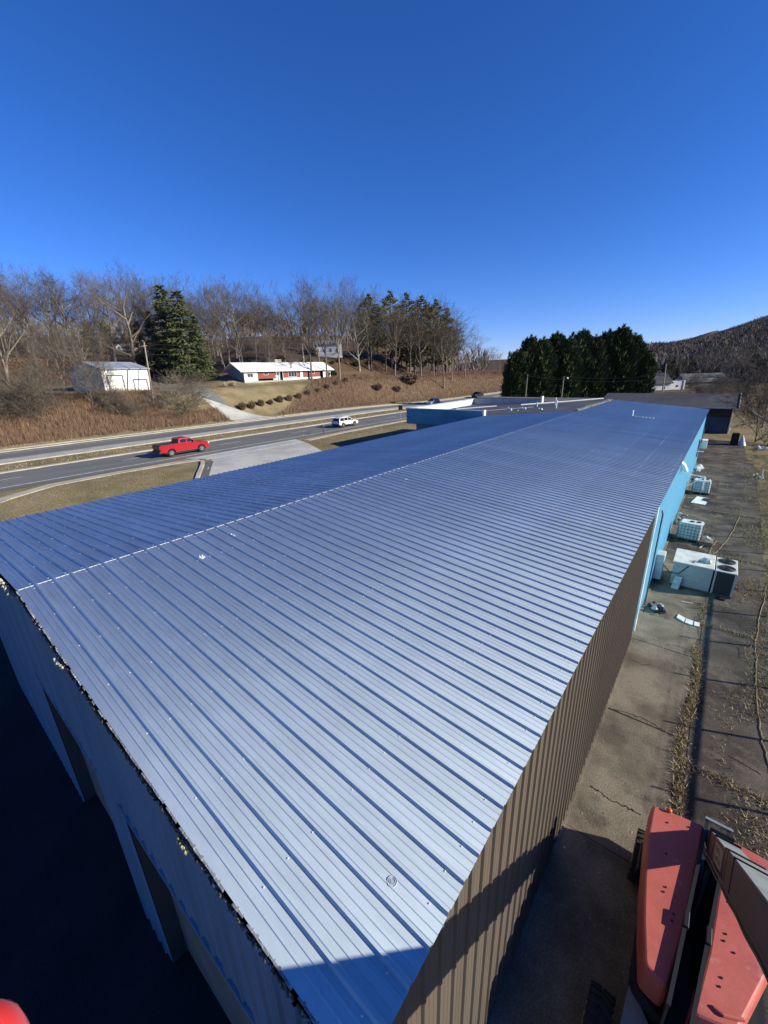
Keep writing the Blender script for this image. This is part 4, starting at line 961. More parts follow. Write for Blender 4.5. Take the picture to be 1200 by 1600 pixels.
# conifers
needle = vary(mat('pine_needles', (.135, .132, .066), .9, col2=(.18, .165, .085), scale=.5, spec=.15), .25)
needle_d = vary(mat('hemlock_needles', (.06, .078, .034), .9, col2=(.10, .112, .048), scale=.4, spec=.15), .25)
cypm = vary(mat('cypress_leaves', (.045, .062, .028), .9, col2=(.075, .088, .038), scale=.5, spec=.12), .35)
def tuft(mb, c, d, ln, wd, r2):
    a = Vector((r2.gauss(0, 1), r2.gauss(0, 1), r2.gauss(0, 1))); sd = d.cross(a)
    if sd.length < .01: return
    sd.normalize(); k = len(mb.v); mb.v += [tuple(c-sd*wd), tuple(c+sd*wd), tuple(c+d*ln)]; mb.f.append((k, k+1, k+2)); mb.m.append(0)
def conifer_mesh(seed, H, rad, kind, m):
    r2 = random.Random(seed); tr = MB(); cr = MB()
    tr.tube([(0, 0, -.6), (0, 0, H*.5), (0, 0, H*.97)], [H*.016+.08, H*.011+.03, .03], 7)
    if kind == 'cypress':
        tops = [(r2.gauss(0, rad*.34), r2.gauss(0, rad*.34), H*r2.uniform(.88, .99)) for _ in range(7)]+[(0, 0, H*1.02)]
        n_ = 5200
        for k in range(n_):
            t = r2.random(); z = .03*H+t*H*.93
            prof = (1-max(0, (t-.5)/.5)**1.9*.86)*(0.88+.12*min(1, t/.12)); a = r2.uniform(0, 6.283)
            rr = rad*prof*(1+.16*math.sin(a*5+z*.8)+.1*math.sin(a*9-z*1.7))*r2.uniform(.62, 1.0)
            c = Vector((math.cos(a)*rr, math.sin(a)*rr, z)); d = Vector((math.cos(a)*.65, math.sin(a)*.65, .75+r2.gauss(0, .2))).normalized()
            tuft(cr, c, d, r2.uniform(.7, 1.5), r2.uniform(.12, .28), r2)
        for tx, ty, tz in tops:
            for k in range(110):
                q = r2.random(); rr = .75*(1-q)+.06; a = r2.uniform(0, 6.28); tuft(cr, Vector((tx+math.cos(a)*rr, ty+math.sin(a)*rr, tz-3.2+q*3.2)), Vector((math.cos(a)*.5, math.sin(a)*.5, .9)).normalized(), r2.uniform(.5, .9), .13, r2)
        core = [[(math.cos(q)*rad*f_*(1+.1*math.sin(q*4)), math.sin(q)*rad*f_*(1+.1*math.cos(q*3)), z*H) for q in np.linspace(0, 6.283, 13)[:-1]] for z, f_ in ((.03, .5), (.2, .62), (.5, .62), (.75, .42), (.92, .1))]
        cr.loft(core)
    else:
        z = H*(.10 if kind == 'hemlock' else .14); 
        while z < H*.985:
            t = (z/H); ln0 = rad*((1-t)**.75+.05) if kind == 'hemlock' else rad*(math.sin(math.pi*min(1, (t-.1)/.95+.12))**.8*.85+.12)*(1 if t < .8 else (1-t)*4+.3)
            for b in range(r2.choice((4, 5, 6))):
                a = r2.uniform(0, 6.283); ln = ln0*r2.uniform(.65, 1.12); d = Vector((math.cos(a), math.sin(a), -.12 if kind == 'hemlock' else .22))
                p0 = Vector((0, 0, z)); tr.tube([p0, p0+d*ln*.9], [.05, .015], 3, cap=False)
                n_ = int(10+ln*9)
                for k in range(n_):
                    q = r2.uniform(.18 if kind == 'hemlock' else .35, 1.); c = p0+d*ln*q+Vector((r2.gauss(0, .28), r2.gauss(0, .28), r2.gauss(0, .18)))*ln*.28
                    dd = (d*.6+Vector((r2.gauss(0, .5), r2.gauss(0, .5), r2.gauss(.1 if kind != 'hemlock' else -.15, .35)))).normalized()
                    tuft(cr, c, dd, r2.uniform(.4, .95), r2.uniform(.07, .18), r2)
            z += H*r2.uniform(.022, .034)
    out = []
    for mb, nm, mt in ((tr, 'trunk', mat('conifer_bark', (.085, .066, .05), .95)), (cr, 'crown', m)):
        me = bpy.data.meshes.new(nm); me.from_pydata(mb.v, [], mb.f); me.materials.append(mt); me.update(); out.append(me)
    return out, H
PINES = [conifer_mesh(s_, 20, 5.0, 'pine', needle) for s_ in (51, 52, 53)]
HEMS = [conifer_mesh(s_, 18, 4.0, 'hemlock', needle_d) for s_ in (61, 62)]
CYPS = [conifer_mesh(s_, 17, 3.5, 'cypress', cypm) for s_ in (71, 72, 73)]
def conifer(name, label, x, y, h, src, vi, group=None, wide=1.):
    (tm, cm), H = src[vi]; o = thing(name, label, 'tree', (x, y, terr(x, y)), rnd.uniform(0, 6.28), group); s_ = h/H; o.scale = (s_*wide, s_*wide, s_)
    link('trunk', tm, o); link('crown', cm, o); return o
def conifer_px(name, label, px, base, top, D, src, vi, group=None, wide=1.):
    p_ = at_depth(px, base, D); z = terr(p_.x, p_.y); T = at_depth(px, top, D); return conifer(name, label, p_.x, p_.y, max(6, T.z-z), src, vi, group, wide)
for q, (px, tp, D) in enumerate(((272, 452, 116), (295, 458, 112), (314, 496, 114), (246, 486, 120), (226, 505, 122))):
    conifer_px('hemlock_tree', ('tallest dark green conifer of the clump behind the garage', 'broad front conifer of the clump behind the garage', 'low rightmost conifer of the clump behind the garage', 'middle height conifer left in the clump behind the garage', 'lowest leftmost conifer of the clump behind the garage')[q], px, 570, tp, D, HEMS, q % 2, 'conifer clump behind the garage', 1.25)
for q, (px, tp, D) in enumerate(((580, 464, 160), (612, 460, 168), (636, 464, 176), (658, 466, 180), (680, 472, 186), (697, 486, 186), (648, 500, 170))):
    conifer_px('pine_tree', ('first', 'second', 'third', 'fifth', 'sixth', 'rightmost', 'fourth, lower')[q]+' olive pine from the left on the bank above the road', px, 575, tp, D, PINES, q % 3, 'pines above the bank', 1.15)
for px, tp in ((150, 500), (178, 505), (205, 520), (435, 535)): conifer_px('pine_tree', 'small dark pine deep in the left hillside woods', px, 570, tp, 150, PINES, 1, 'small pines in the woods')
# the evergreen row
ORD = 'first second third fourth fifth sixth seventh eighth ninth tenth eleventh twelfth thirteenth'.split()
a_, b_ = at_depth(803, 622, 112), at_depth(997, 622, 118)
tops = [548, 527, 530, 522, 529, 518, 526, 519, 513, 524, 546]
for q in range(11):
    t = q/10; p_ = a_.lerp(b_, t); pxx = 803+194*t; D = 112+6*t+(q % 2)*1.5
    p_ = at_depth(pxx, 622, D); top = at_depth(pxx, tops[q]+2, D).z; z = terr(p_.x, p_.y)
    conifer('evergreen_tree', ORD[q]+' dark cypress from the left in the evergreen row beyond the sheds', p_.x, p_.y, top-z, CYPS, q % 3, 'evergreen row', 1.02 if 0 < q < 10 else 1.05)
for q in range(5):
    p_ = at_depth(1040+q*9, 590, 230); conifer('pine_tree', 'dark pine at the foot of the wooded mountain', p_.x, p_.y, 13, HEMS, q % 2, 'pines below the mountain', .8)
# round evergreen shrubs
def bush_mesh(seed, m, n_=900):
    r2 = random.Random(seed); mb = MB()
    for k in range(n_):
        v = Vector((r2.gauss(0, 1), r2.gauss(0, 1), r2.gauss(0, 1))).normalized(); c = Vector((v.x*.42, v.y*.42, .45+v.z*.42))*r2.uniform(.8, 1.0)
        tuft(mb, c*r2.uniform(.75, 1.05), (v+Vector((r2.gauss(0, .3), r2.gauss(0, .3), .4))).normalized(), r2.uniform(.1, .26), .03, r2)
    mb.loft([[(math.cos(q)*r_, math.sin(q)*r_, z) for q in np.linspace(0, 6.283, 11)[:-1]] for z, r_ in ((0, .14), (.2, .24), (.5, .24), (.68, .08))])
    me = bpy.data.meshes.new('foliage'); me.from_pydata(mb.v, [], mb.f); me.materials.append(m); me.update(); return me
bush_b = bush_mesh(1, vary(mat('russet_twigs', (.20, .13, .088), .95, col2=(.14, .09, .06), scale=1), .2)); bush_g = bush_mesh(2, needle_d)
def bush(label, px, py, w_, me, group, name='round_shrub', scl=1):
    b = hit(px, py); o = thing(name, label, 'shrub', (b.x, b.y, b.z), rnd.uniform(0, 6), group); D = (b-Vector(CC)).dot(Vector(CD)); s_ = w_*D/F_PX; o.scale = (s_, s_, s_*scl)
    link('foliage', me, o)
for q in range(13):
    t = q/12; bush(ORD[q]+' russet shrub counted uphill in the row beside the ranch lawn', 379+176*t, 641-50*t+6*math.sin(math.pi*t)+rnd.uniform(-1, 1), (11-4*t)*rnd.uniform(.8, 1.25), bush_b, 'shrub row by the lawn')
for px, w_ in ((386.5, 7), (399, 7), (407, 6), (415, 7), (424, 7), (510, 15), (521, 12)): bush('clipped green shrub before the brick house front', px, 597-(px-386)*.055, w_, bush_g, 'shrubs at the ranch house', scl=.95)
for px, py in ((352, 604), (360, 603), (366, 603)): bush('pale dry ornamental grass left of the ranch house', px, py, 10, bush_mesh(7, straw2, 500), 'dry grasses by the drive', 'ornamental_grass', .8)
for q in range(16): bush('low dark understory shrub in the woods', rnd.uniform(390, 700), rnd.uniform(566, 574), rnd.uniform(7, 14), bush_g, 'woods understory shrubs', scl=.8)
for px, py, w_ in ((640, 600, 26), (590, 610, 16), (620, 612, 14)): bush('brown bushy thicket on the bank', px, py, w_, bush_b, 'thickets on the bank', scl=.7)

# brush covering the banks
br = [mat('brush_rust', (.185, .11, .07), .95, spec=.08), mat('brush_tan', (.30, .205, .125), .95, spec=.08), mat('brush_dark', (.105, .062, .042), .95, spec=.08), mat('brush_pink', (.24, .15, .11), .95, spec=.08)]
pts = []; r2 = random.Random(77)
for k in range(105000):
    y = r2.uniform(58, 225); x = -78-r2.uniform(.8, 24 if y > 92 else 17)
    lim = 84+.0  # lawn edge: the shrub row runs from (-80,56) up to (-92,84)
    edge = 57+(-78-x)*1.75
    if y < edge: continue
    pts.append((x, y, terr(x, y)))
for k in range(80000):
    y = r2.uniform(-25, 47); t = r2.uniform(1.2, 15); x = -78-t
    if y > 36+r2.gauss(0, 2): 
        if t > 6: continue
    if mnoise.noise((x*.12, y*.12, 5)) < -.62: continue
    pts.append((x, y, terr(x, y)))
stuff(tag(blades('brush', br, pts, .95, .024, 9, .55), 'reddish brown dead brush and tall weeds covering the road banks', 'brush'))
pts = []
for k in range(30000):
    y = r2.uniform(-30, 215); x = -77.6-r2.uniform(0, 2.8)
    if 46 < y < 57.5: continue
    pts.append((x, y, terr(x, y)))
for k in range(15000):
    y = r2.uniform(-20, 200); x = r2.uniform(-62.6, -57); pts.append((x, y, terr(x, y)))
stuff(tag(blades('median_grass', [straw, straw2, mat('olive_grass', (.13, .11, .045), .95, spec=.1)], pts, .16, .025, 10, 1.2), 'dry tan grass along the median and the far road edge', 'grass'))
pts = []
for k in range(52000):
    x = r2.uniform(-45, -24); y = r2.uniform(3, 75)
    if 10+(x+46.6)*-.43+9.6 < y < 37.4+(x+46.6)*-.36: continue
    if y < 7.2 and x > -34: continue
    pts.append((x, y, terr(x, y)))
stuff(tag(blades('verge_grass', [straw, straw, mat('olive_grass', (.13, .11, .045), .95, spec=.1), mat('green_grass', (.09, .088, .036), .95, spec=.1)], pts, .09, .018, 14, 1.4), 'short patchy winter grass between the road and the shed', 'grass'))
# leaves still hanging, left slope
pts = []
lv = MB()
for k in range(9000):
    px, py = r2.uniform(0, 150), r2.uniform(560, 640); D = r2.uniform(98, 112); c = at_depth(px, py, D)
    g = terr(c.x, c.y)
    if c.z < g+.1 or c.z > g+5.5 or mnoise.noise((c.x*.25, c.y*.25, c.z*.4)) < .05: continue
    tuft(lv, c, Vector((r2.gauss(0, 1), r2.gauss(0, 1), r2.gauss(0, 1))).normalized(), .3, .12, r2)
if lv.v: stuff(tag(lv.build('hanging_leaves', mat('oak_leaves', (.20, .095, .04), .95)), 'rust coloured dead leaves clinging to the thicket left of the garage', 'leaves'))

# far wooded mountain: trees that read as one mass
fw = MB(); r2 = random.Random(101); cnt = 0
while cnt < 11000:
    y = 250+r2.random()**1.3*1300; x = -.12*y-60+r2.random()*(.30*y+160)
    p_ = np.array([x, y, 0])-CC; dd = p_@CD
    if dd <= 0: continue
    u_ = 600+F_PX*(p_@CR)/dd
    if u_ < 960 or u_ > 1260: continue
    if y < 420 and mnoise.noise((x*.012, y*.012, 9)) < .12: continue
    z = terr(x, y); cnt += 1; con = r2.random() < .28+.3*(mnoise.noise((x*.01, y*.01, 4))); h = r2.uniform(9, 16); mi = 2 if con else r2.choice((0, 1, 1))
    for k in range(10 if con else 15):
        t = r2.random(); a = r2.uniform(0, 6.28); rr = (h*.24*(1-t) if con else h*.27*math.sin(math.pi*min(1, .15+t*.85)))*r2.uniform(.4, 1)
        c = Vector((x+math.cos(a)*rr, y+math.sin(a)*rr, z+t*h*.8)); d = Vector((math.cos(a)*.5, math.sin(a)*.5, 1.0 if not con else -.4)).normalized()
        n0 = len(fw.f); tuft(fw, c, d, h*(.26 if con else .26), h*(.075 if con else .028), r2)
        if len(fw.m) > n0: fw.m[-1] = mi
stuff(tag(fw.build('far_woods', [mat('far_bark', (.15, .12, .098), .95, spec=.05), mat('far_bark_grey', (.165, .14, .12), .95, spec=.05), mat('far_pine', (.03, .042, .024), .95, spec=.05)]), 'bare and evergreen forest covering the mountain at the right', 'forest'))
# wood behind the left hillside
fl = MB(); cnt = 0
while cnt < 900:
    px = r2.uniform(-60, 760); D = r2.uniform(225, 420); p_ = at_depth(px, 560, D); z = terr(p_.x, p_.y); cnt += 1; h = r2.uniform(11, 18)
    for k in range(12):
        t = r2.random(); a = r2.uniform(0, 6.28); rr = h*.25*math.sin(math.pi*min(1, .15+t*.85))*r2.uniform(.4, 1)
        n0 = len(fl.f); tuft(fl, Vector((p_.x+math.cos(a)*rr, p_.y+math.sin(a)*rr, z+t*h*.75)), Vector((math.cos(a)*.4, math.sin(a)*.4, 1)).normalized(), h*.3, h*.022, r2)
        if len(fl.m) > n0: fl.m[-1] = r2.choice((0, 1))
stuff(tag(fl.build('distant_hillside_woods', [MATS['far_bark'], MATS['far_bark_grey']]), 'distant bare woods deep behind the hillside trees', 'forest'))

# ------------------------------------------------------------------ things in the yard
acm = mat('ac_cabinet', (.40, .43, .40), .55, .1, col2=(.33, .36, .335), scale=2, fine=.06, bump=.03, bscale=6)
act = mat('ac_top', (.62, .61, .55), .6, .05, col2=(.50, .49, .44), scale=2.2, col3=(.10, .085, .06), scale3=1.4, mix3=(.60, .74))
ac = thing('air_conditioner', 'big grey rooftop air conditioning unit with two fans standing in the yard', 'air conditioner', (.6, 23.6, 0))
AY0, AY1 = 22.75, 24.55
mb = MB(); mb.bbox(-.52, 1.02, AY0, AY1, .14, 1.30, .02); mb.box(-.5, 1.0, AY0-.012, AY0+.02, .70, .716); mb.build('cabinet', acm, ac, world=True)
mb = MB(); mb.bbox(-.56, 1.04, AY0-.04, AY1+.04, 1.302, 1.345, .015); mb.build('cabinet_lid', act, ac, world=True)
mb = MB(); mb.bbox(1.12, 1.86, AY0+.03, AY1-.02, .14, 1.26, .02); cond = mb.build('condenser', mat('condenser_coil', (.035, .04, .042), .6, .2, fine=.3, bscale=90), ac, world=True)
mb = MB()
for z in np.linspace(.22, 1.2, 22): mb.box(1.18, 1.76, AY0+.012, AY0+.035, z, z+.012)
mb.build('coil_fins', mat('fin_dark', (.07, .08, .085), .5, .5), ac, world=True)
mb = MB(); mb.box(1.80, 1.875, AY0, AY1, .14, 1.27); mb.box(1.08, 1.15, AY0, AY1, .14, 1.27); mb.build('corner_post', acm, ac, world=True)
mb = MB(); mb.bbox(1.08, 1.88, AY0, AY1, 1.27, 1.31, .015); lid = mb.build('condenser_lid', mat('ac_lid', (.58, .57, .52), .6, .1, col2=(.48, .47, .42), scale=3), ac, world=True)
for cy in (AY0+.48, AY1-.45):
    mb = MB(); mb.loft([[(1.48+math.cos(q)*r_, cy+math.sin(q)*r_*1.05, z) for q in np.linspace(0, 6.283, 29)[:-1]] for r_, z in ((.33, 1.312), (.33, 1.33), (.30, 1.332))]); fn = mb.build('fan', mat('fan_black', (.012, .012, .013), .5), ac, world=True)
    mb = MB()
    for rr in (.1, .18, .26, .32): mb.tube([(1.48+math.cos(q)*rr, cy+math.sin(q)*rr*1.05, 1.345) for q in np.linspace(0, 6.283, 25)], .006, 4, cap=False)
    for q in range(8): mb.bar((1.48, cy, 1.346), (1.48+math.cos(q*.785)*.32, cy+math.sin(q*.785)*.33, 1.346), .01, .01)
    mb.build('fan_guard', mat('guard_wire', (.05, .05, .05), .5, .5), ac, world=True)
mb = MB(); mb.box(-.5, 1.86, AY0+.02, AY0+.14, .02, .138); mb.box(-.5, 1.86, AY1-.14, AY1-.02, .02, .138); mb.build('skid', mat('skid_steel', (.08, .075, .07), .7), ac, world=True)
# plastic bag and cable on top, loose cover plate leaning on it
bag = MB(); chunk(bag, (.62, 23.35, 1.43), .22, 0, random.Random(4)); chunk(bag, (.8, 23.3, 1.4), .15, 0, random.Random(5)); tag(bag.build('plastic_sheet', mat('pale_plastic', (.45, .52, .5), .4, col2=(.3, .36, .35), scale=4)), 'crumpled pale plastic sheet on top of the air conditioner', 'plastic sheet')
mb = MB(); mb.tube([(.45, 23.3, 1.40), (.25, 23.0, 1.38), (.05, 22.72, 1.2), (-.25, 22.68, .75), (-.6, 22.75, .7), (-.88, 22.95, .9)], .022, 6); tag(mb.build('power_cable', blackp), 'black cable hanging from the air conditioner to the wall box', 'cable')
mb = MB(); mb.loft([[(-.42, 22.45, .03), (-.12, 22.40, .03), (-.12, 22.44, .03), (-.42, 22.49, .03)], [(-.36, 22.68, .62), (-.06, 22.63, .62), (-.06, 22.67, .62), (-.36, 22.72, .62)]]); tag(mb.build('cover_plate', mat('plate_grey', (.42, .44, .46), .5, .3, col2=(.3, .32, .34), scale=6)), 'grey metal cover plate leaning on the air conditioner', 'metal plate')
mb = MB(); mb.box(1.3, 1.65, 22.42, 22.6, .03, .10); mb.box(1.35, 1.45, 22.45, 22.55, .10, .16); tag(mb.build('scrap_block', blackp), 'small dark scrap block in front of the condenser', 'scrap')
def tote(label, x, y, w_=1.2, d_=1.0, h=1.16, rz=0, tilt=0):
    o = thing('ibc_tote', label, 'tank', (x, y, .03), rz)
    mb = MB()
    for a in (-w_/2, -.07, w_/2-.14): mb.box(a, a+.14, -d_/2, d_/2, 0, .12)
    mb.box(-w_/2, w_/2, -d_/2, d_/2, .12, .15); mb.build('pallet', mat('pallet_dark', (.09, .08, .07), .8), o)
    mb = MB(); b = .10; o_ = [(-w_/2+.03, -d_/2+.03), (w_/2-.03, -d_/2+.03), (w_/2-.03, d_/2-.03), (-w_/2+.03, d_/2-.03)]
    mb.bbox(-w_/2+.03, w_/2-.03, -d_/2+.03, d_/2-.03, .15, h-.02, .07); mb.build('bottle', mat('hdpe_white', (.62, .66, .62), .5, col2=(.5, .53, .49), scale=2, spec=.4), o, smooth=False)
    mb = MB(); mb.tube([(0, 0, h-.03), (0, 0, h+.03)], .11, 14); mb.tube([(.32, .1, h-.03), (.32, .1, h+.015)], .12, 14); mb.build('lid', blackp, o)
    mb = MB(); t = .011
    for z in np.linspace(.2, h-.02, 6):
        for s_ in (-1, 1): mb.box(-w_/2, w_/2, s_*d_/2-t, s_*d_/2+t, z-t, z+t); mb.box(s_*w_/2-t, s_*w_/2+t, -d_/2, d_/2, z-t, z+t)
    for a in np.linspace(-w_/2, w_/2, 8):
        for s_ in (-1, 1): mb.box(a-t, a+t, s_*(d_/2+.012)-t, s_*(d_/2+.012)+t, .12, h)
    for a in np.linspace(-d_/2, d_/2, 7):
        for s_ in (-1, 1): mb.box(s_*(w_/2+.012)-t, s_*(w_/2+.012)+t, a-t, a+t, .12, h)
    mb.build('cage', mat('cage_steel', (.22, .23, .235), .5, .6), o)
tote('white caged liquid tote nearer the air conditioner', -.22, 30.1, rz=-.08)
tote('white caged liquid tote farther along the blue wall', -.25, 42.3, rz=.05)
def slab_thing(name, label, cat, pts, z0, z1, m):
    mb = MB(); mb.loft([[(p.x, p.y, z0) for p in pts], [(p.x, p.y, z1) for p in pts]]); return tag(mb.build(name, m), label, cat)
Z6 = lambda x, y: (960+x/4.446, 640+y/4.446); Z7 = lambda x, y: (900+x/4, 900+y/4)
boardm = mat('white_board', (.72, .72, .68), .6, col2=(.58, .57, .52), scale=2)
slab_thing('white_board', 'flat white board lying before the farther tote', 'board', [on_z(*Z6(*q), .05) for q in ((530, 645), (630, 662), (660, 618), (575, 603))], .03, .07, boardm)
slab_thing('dark_board_piece', 'dark scrap on the corner of the white board', 'scrap', [on_z(*Z6(*q), .1) for q in ((610, 628), (655, 640), (662, 618), (620, 614))], .075, .11, blackp)
o = thing('foam_panels', 'strip of three white panels lying on the yard concrete', 'panel', on_z(*Z7(700, 285), .0))
for q in (((628, 262), (674, 290), (684, 266), (640, 242)), ((680, 293), (728, 310), (734, 284), (688, 268)), ((736, 311), (770, 320), (774, 296), (740, 287))):
    P = [on_z(*Z7(*a), .05) for a in q]; mb = MB(); mb.loft([[(p.x, p.y, .035) for p in P], [(p.x, p.y, .08) for p in P]]); mb.build('panel', boardm, o, world=True)
hp = MB(); c = on_z(*Z7(515, 215), .1); r2 = random.Random(6)
for k in range(26): chunk(hp, (c.x+r2.gauss(0, .17), c.y+r2.gauss(0, .17), .05+r2.random()*.22), r2.uniform(.05, .15), r2.choice((0, 0, 1, 2)), r2)
tag(hp.build('rag_heap', [mat('rag_navy', (.02, .03, .05), .8), mat('rag_pale', (.45, .46, .46), .8), mat('rag_brown', (.13, .09, .06), .9)]), 'small heap of dark rags beside the brown wall end', 'rag heap')
hp = MB(); c = on_z(*Z6(455, 765), .2); 
for k in range(40): chunk(hp, (c.x+r2.gauss(0, .22)-.1, c.y+r2.gauss(0, .5), .05+r2.random()*.35), r2.uniform(.06, .16), r2.choice((0, 1, 2)), r2)
stuff(tag(hp.build('rubble_heap', [mat('rubble_a', (.3, .27, .22), .9), mat('rubble_b', (.14, .12, .1), .9), mat('rubble_c', (.5, .48, .42), .9)]), 'heap of rubble against the blue wall behind the nearer tote', 'rubble'))
mb = MB(); mb.bbox(.55, .98, 29.3, 29.7, .03, .3, .02); tag(mb.build('wooden_crate', mat('crate_wood', (.2, .15, .1), .9, col2=(.13, .1, .07), scale=4)), 'small weathered crate right of the nearer tote', 'crate')
bg_ = MB(); chunk(bg_, (.7, 30.0, .24), .24, 0, random.Random(9)); chunk(bg_, (.6, 29.9, .4), .14, 0, random.Random(10)); tag(bg_.build('white_bag', boardm), 'crumpled white bag beside the nearer tote', 'bag')
hp = MB()
for k in range(10): chunk(hp, (-.85+r2.gauss(0, .1), 51.5+r2.gauss(0, .5), .1+r2.random()*.3), r2.uniform(.15, .3), 0, r2)
tag(hp.build('white_tarp', boardm), 'white tarp bundle by the blue wall beyond the farther tote', 'tarp')
hp = MB()
for k in range(12): chunk(hp, (-.7+r2.gauss(0, .25), 47.5+r2.gauss(0, .4), .06+r2.random()*.1), r2.uniform(.08, .2), k % 2, r2)
tag(hp.build('scrap_pile', [blackp, boardm]), 'low pile of dark and white scrap by the blue wall', 'scrap')
mb = MB(); mb.tube([(2.75, 70.5, 0), (2.6, 70.6, 1.3)], [.42, .08], 9); tag(mb.build('white_tarp_cone', boardm), 'upright white tarp cone at the far end of the yard', 'tarp')
mb = MB(); mb.bbox(1.5, 2.3, 70.6, 71.6, 0, 1.5, .1); tag(mb.build('black_bin', mat('bin_black', (.012, .012, .013), .7)), 'black bin beside the white cone at the yard end', 'bin')
hp = MB()
for k in range(10): chunk(hp, (4.75+r2.gauss(0, .35), 68+r2.gauss(0, .4), .1+r2.random()*.2), r2.uniform(.15, .35), 0, r2)
tag(hp.build('white_debris', boardm), 'pile of white debris at the foot of the right bare tree', 'debris')
hp = MB()
for k in range(16): chunk(hp, (3.75+r2.gauss(0, .3), 51+r2.gauss(0, .5), .06+r2.random()*.2), r2.uniform(.05, .14), k % 2, r2)
hp.tube([(3.95, 51, 0), (3.95, 51, .8)], .05, 6, 1)
tag(hp.build('junk_pile', [blackp, boardm]), 'dark and white junk pile in the grass at the right edge', 'junk')
def hose(label, pts, r, m, name='hose'):
    P = [on_z(*q, .045) for q in pts]; Q = []
    for a, b in zip(P[:-1], P[1:]):
        for k in range(5): Q.append(a.lerp(b, k/5)+Vector((rnd.gauss(0, .012), rnd.gauss(0, .012), 0)))
    mb = MB(); mb.tube(Q+[P[-1]], r, 6); tag(mb.build(name, m), label, 'hose')
ropem = mat('tan_rope', (.36, .26, .14), .9)
hose('tan rope trailing past the air conditioner corner', [Z6(*q) for q in ((870, 745), (830, 830), (785, 905), (700, 995), (655, 1000), (680, 945), (712, 910))], .014, ropem)
hose('tan rope lying along the right edge of the yard', [Z7(*q) for q in ((1185, 60), (1180, 140), (1145, 250), (1138, 320), (1120, 420), (1128, 520), (1126, 650), (1133, 800), (1150, 950), (1175, 1060), (1200, 1150), (1230, 1250))], .012, ropem)
mb = MB(); P = [on_z(*Z6(*q), .05) for q in ((590, 962), (660, 912))]; mb.bar(P[0], P[1], .07, .05); tag(mb.build('timber_offcut', mat('pale_timber', (.42, .36, .27), .8)), 'pale timber offcut between the tote and the air conditioner', 'timber')
mb = MB(); P = [on_z(*Z6(*q), .04) for q in ((465, 1335), (545, 1348))]; mb.bar(P[0], P[1], .06, .04); tag(mb.build('timber_offcut', MATS['pale_timber']), 'thin pale offcut in front of the air conditioner', 'timber')
# cracks in the slabs, as shallow dark grooves filled with dirt
crk = MB(); dirt = mat('crack_dirt', (.035, .028, .02), 1)
for path_ in (((235, 835), (330, 865), (400, 885), (470, 925), (540, 970), (600, 1005)), ((85, 1320), (140, 1350), (200, 1400), (290, 1440), (350, 1470), (420, 1500)), ((330, 520), (420, 560), (480, 560)), ((960, 1130), (1060, 1190), (1180, 1260)), ((560, 430), (640, 445), (720, 465)), ((1010, 440), (1022, 480), (1025, 520))):
    P = [on_z(*Z7(*q), .0) for q in path_]; Q = []
    for a, b in zip(P[:-1], P[1:]):
        for k in range(6): Q.append(a.lerp(b, k/6)+Vector((rnd.gauss(0, .02), rnd.gauss(0, .02), 0)))
    for a, b in zip(Q[:-1], Q[1:]):
        w_ = rnd.uniform(.008, .022); t = (b-a); s_ = Vector((-t.y, t.x, 0)).normalized()*w_
        crk.face([(a.x-s_.x, a.y-s_.y, .0335), (a.x+s_.x, a.y+s_.y, .0335), (b.x+s_.x, b.y+s_.y, .0335), (b.x-s_.x, b.y-s_.y, .0335)])
co = crk.build('crack', dirt, yard); co['kind'] = 'stuff'

# ------------------------------------------------------------------ boom lift the picture is taken from
lred = mat('faded_red_hood', (.47, .115, .09), .5, 0, col2=(.38, .088, .07), scale=1.6, mix=(.36, .64), fine=.09, bump=.05, bscale=40, spec=.4, rvar=.09, col3=(.50, .17, .155), scale3=4.5, mix3=(.60, .70), detail=9)
dkst = mat('dark_steel', (.022, .022, .024), .45, .3); lgrey = mat('light_grey_boom', (.27, .30, .29), .5, .1, col2=(.19, .21, .205), scale=2.5, fine=.06)
deckm = mat('deck_grey', (.20, .225, .25), .55, .2, col2=(.14, .155, .17), scale=2, fine=.1)
lift = thing('boom_lift', 'faded red boom lift with grey boom parked beside the brown wall', 'boom lift', (1.3, 6.4, 0))
def inset(poly, d):
    """offset a counter-clockwise polygon inwards by d"""
    out = []; N = len(poly)
    for k in range(N):
        a, p, b = Vector(poly[k-1]), Vector(poly[k]), Vector(poly[(k+1) % N]); n1 = (p-a).normalized(); n2 = (b-p).normalized()
        m1_ = Vector((-n1.y, n1.x)); m2_ = Vector((-n2.y, n2.x)); m_ = (m1_+m2_); m_ = m_/max(.5, m_.length_squared/2)/1 if m_.length > 1e-6 else m1_
        out.append((p.x+m_.x*d, p.y+m_.y*d))
    return out
def hood(name, poly, zt=2.02, zb=1.36):
    area = sum(poly[k-1][0]*poly[k][1]-poly[k][0]*poly[k-1][1] for k in range(len(poly)))
    if area < 0: poly = poly[::-1]
    mb = MB(); mb.loft([[(*p, z) for p in inset(poly, d)] for d, z in ((.03, zb), (-.02, zb+.1), (-.04, zt-.34), (-.025, zt-.10), (-.012, zt-.035), (.008, zt-.008), (.03, zt))]); return mb.build(name, lred, lift, world=True)
def rounded(poly, r=.12, n=4):
    out = []; N = len(poly)
    for i in range(N):
        p = Vector((*poly[i], 0)); a = Vector((*poly[i-1], 0)); b = Vector((*poly[(i+1) % N], 0)); da = (a-p); db = (b-p); ra = min(r, da.length*.4); rb = min(r, db.length*.4)
        s_ = p+da.normalized()*ra; e = p+db.normalized()*rb
        for k in range(n+1):
            t = k/n; q = s_*(1-t)**2+p*2*t*(1-t)+e*t*t; out.append((q.x, q.y))
    return out
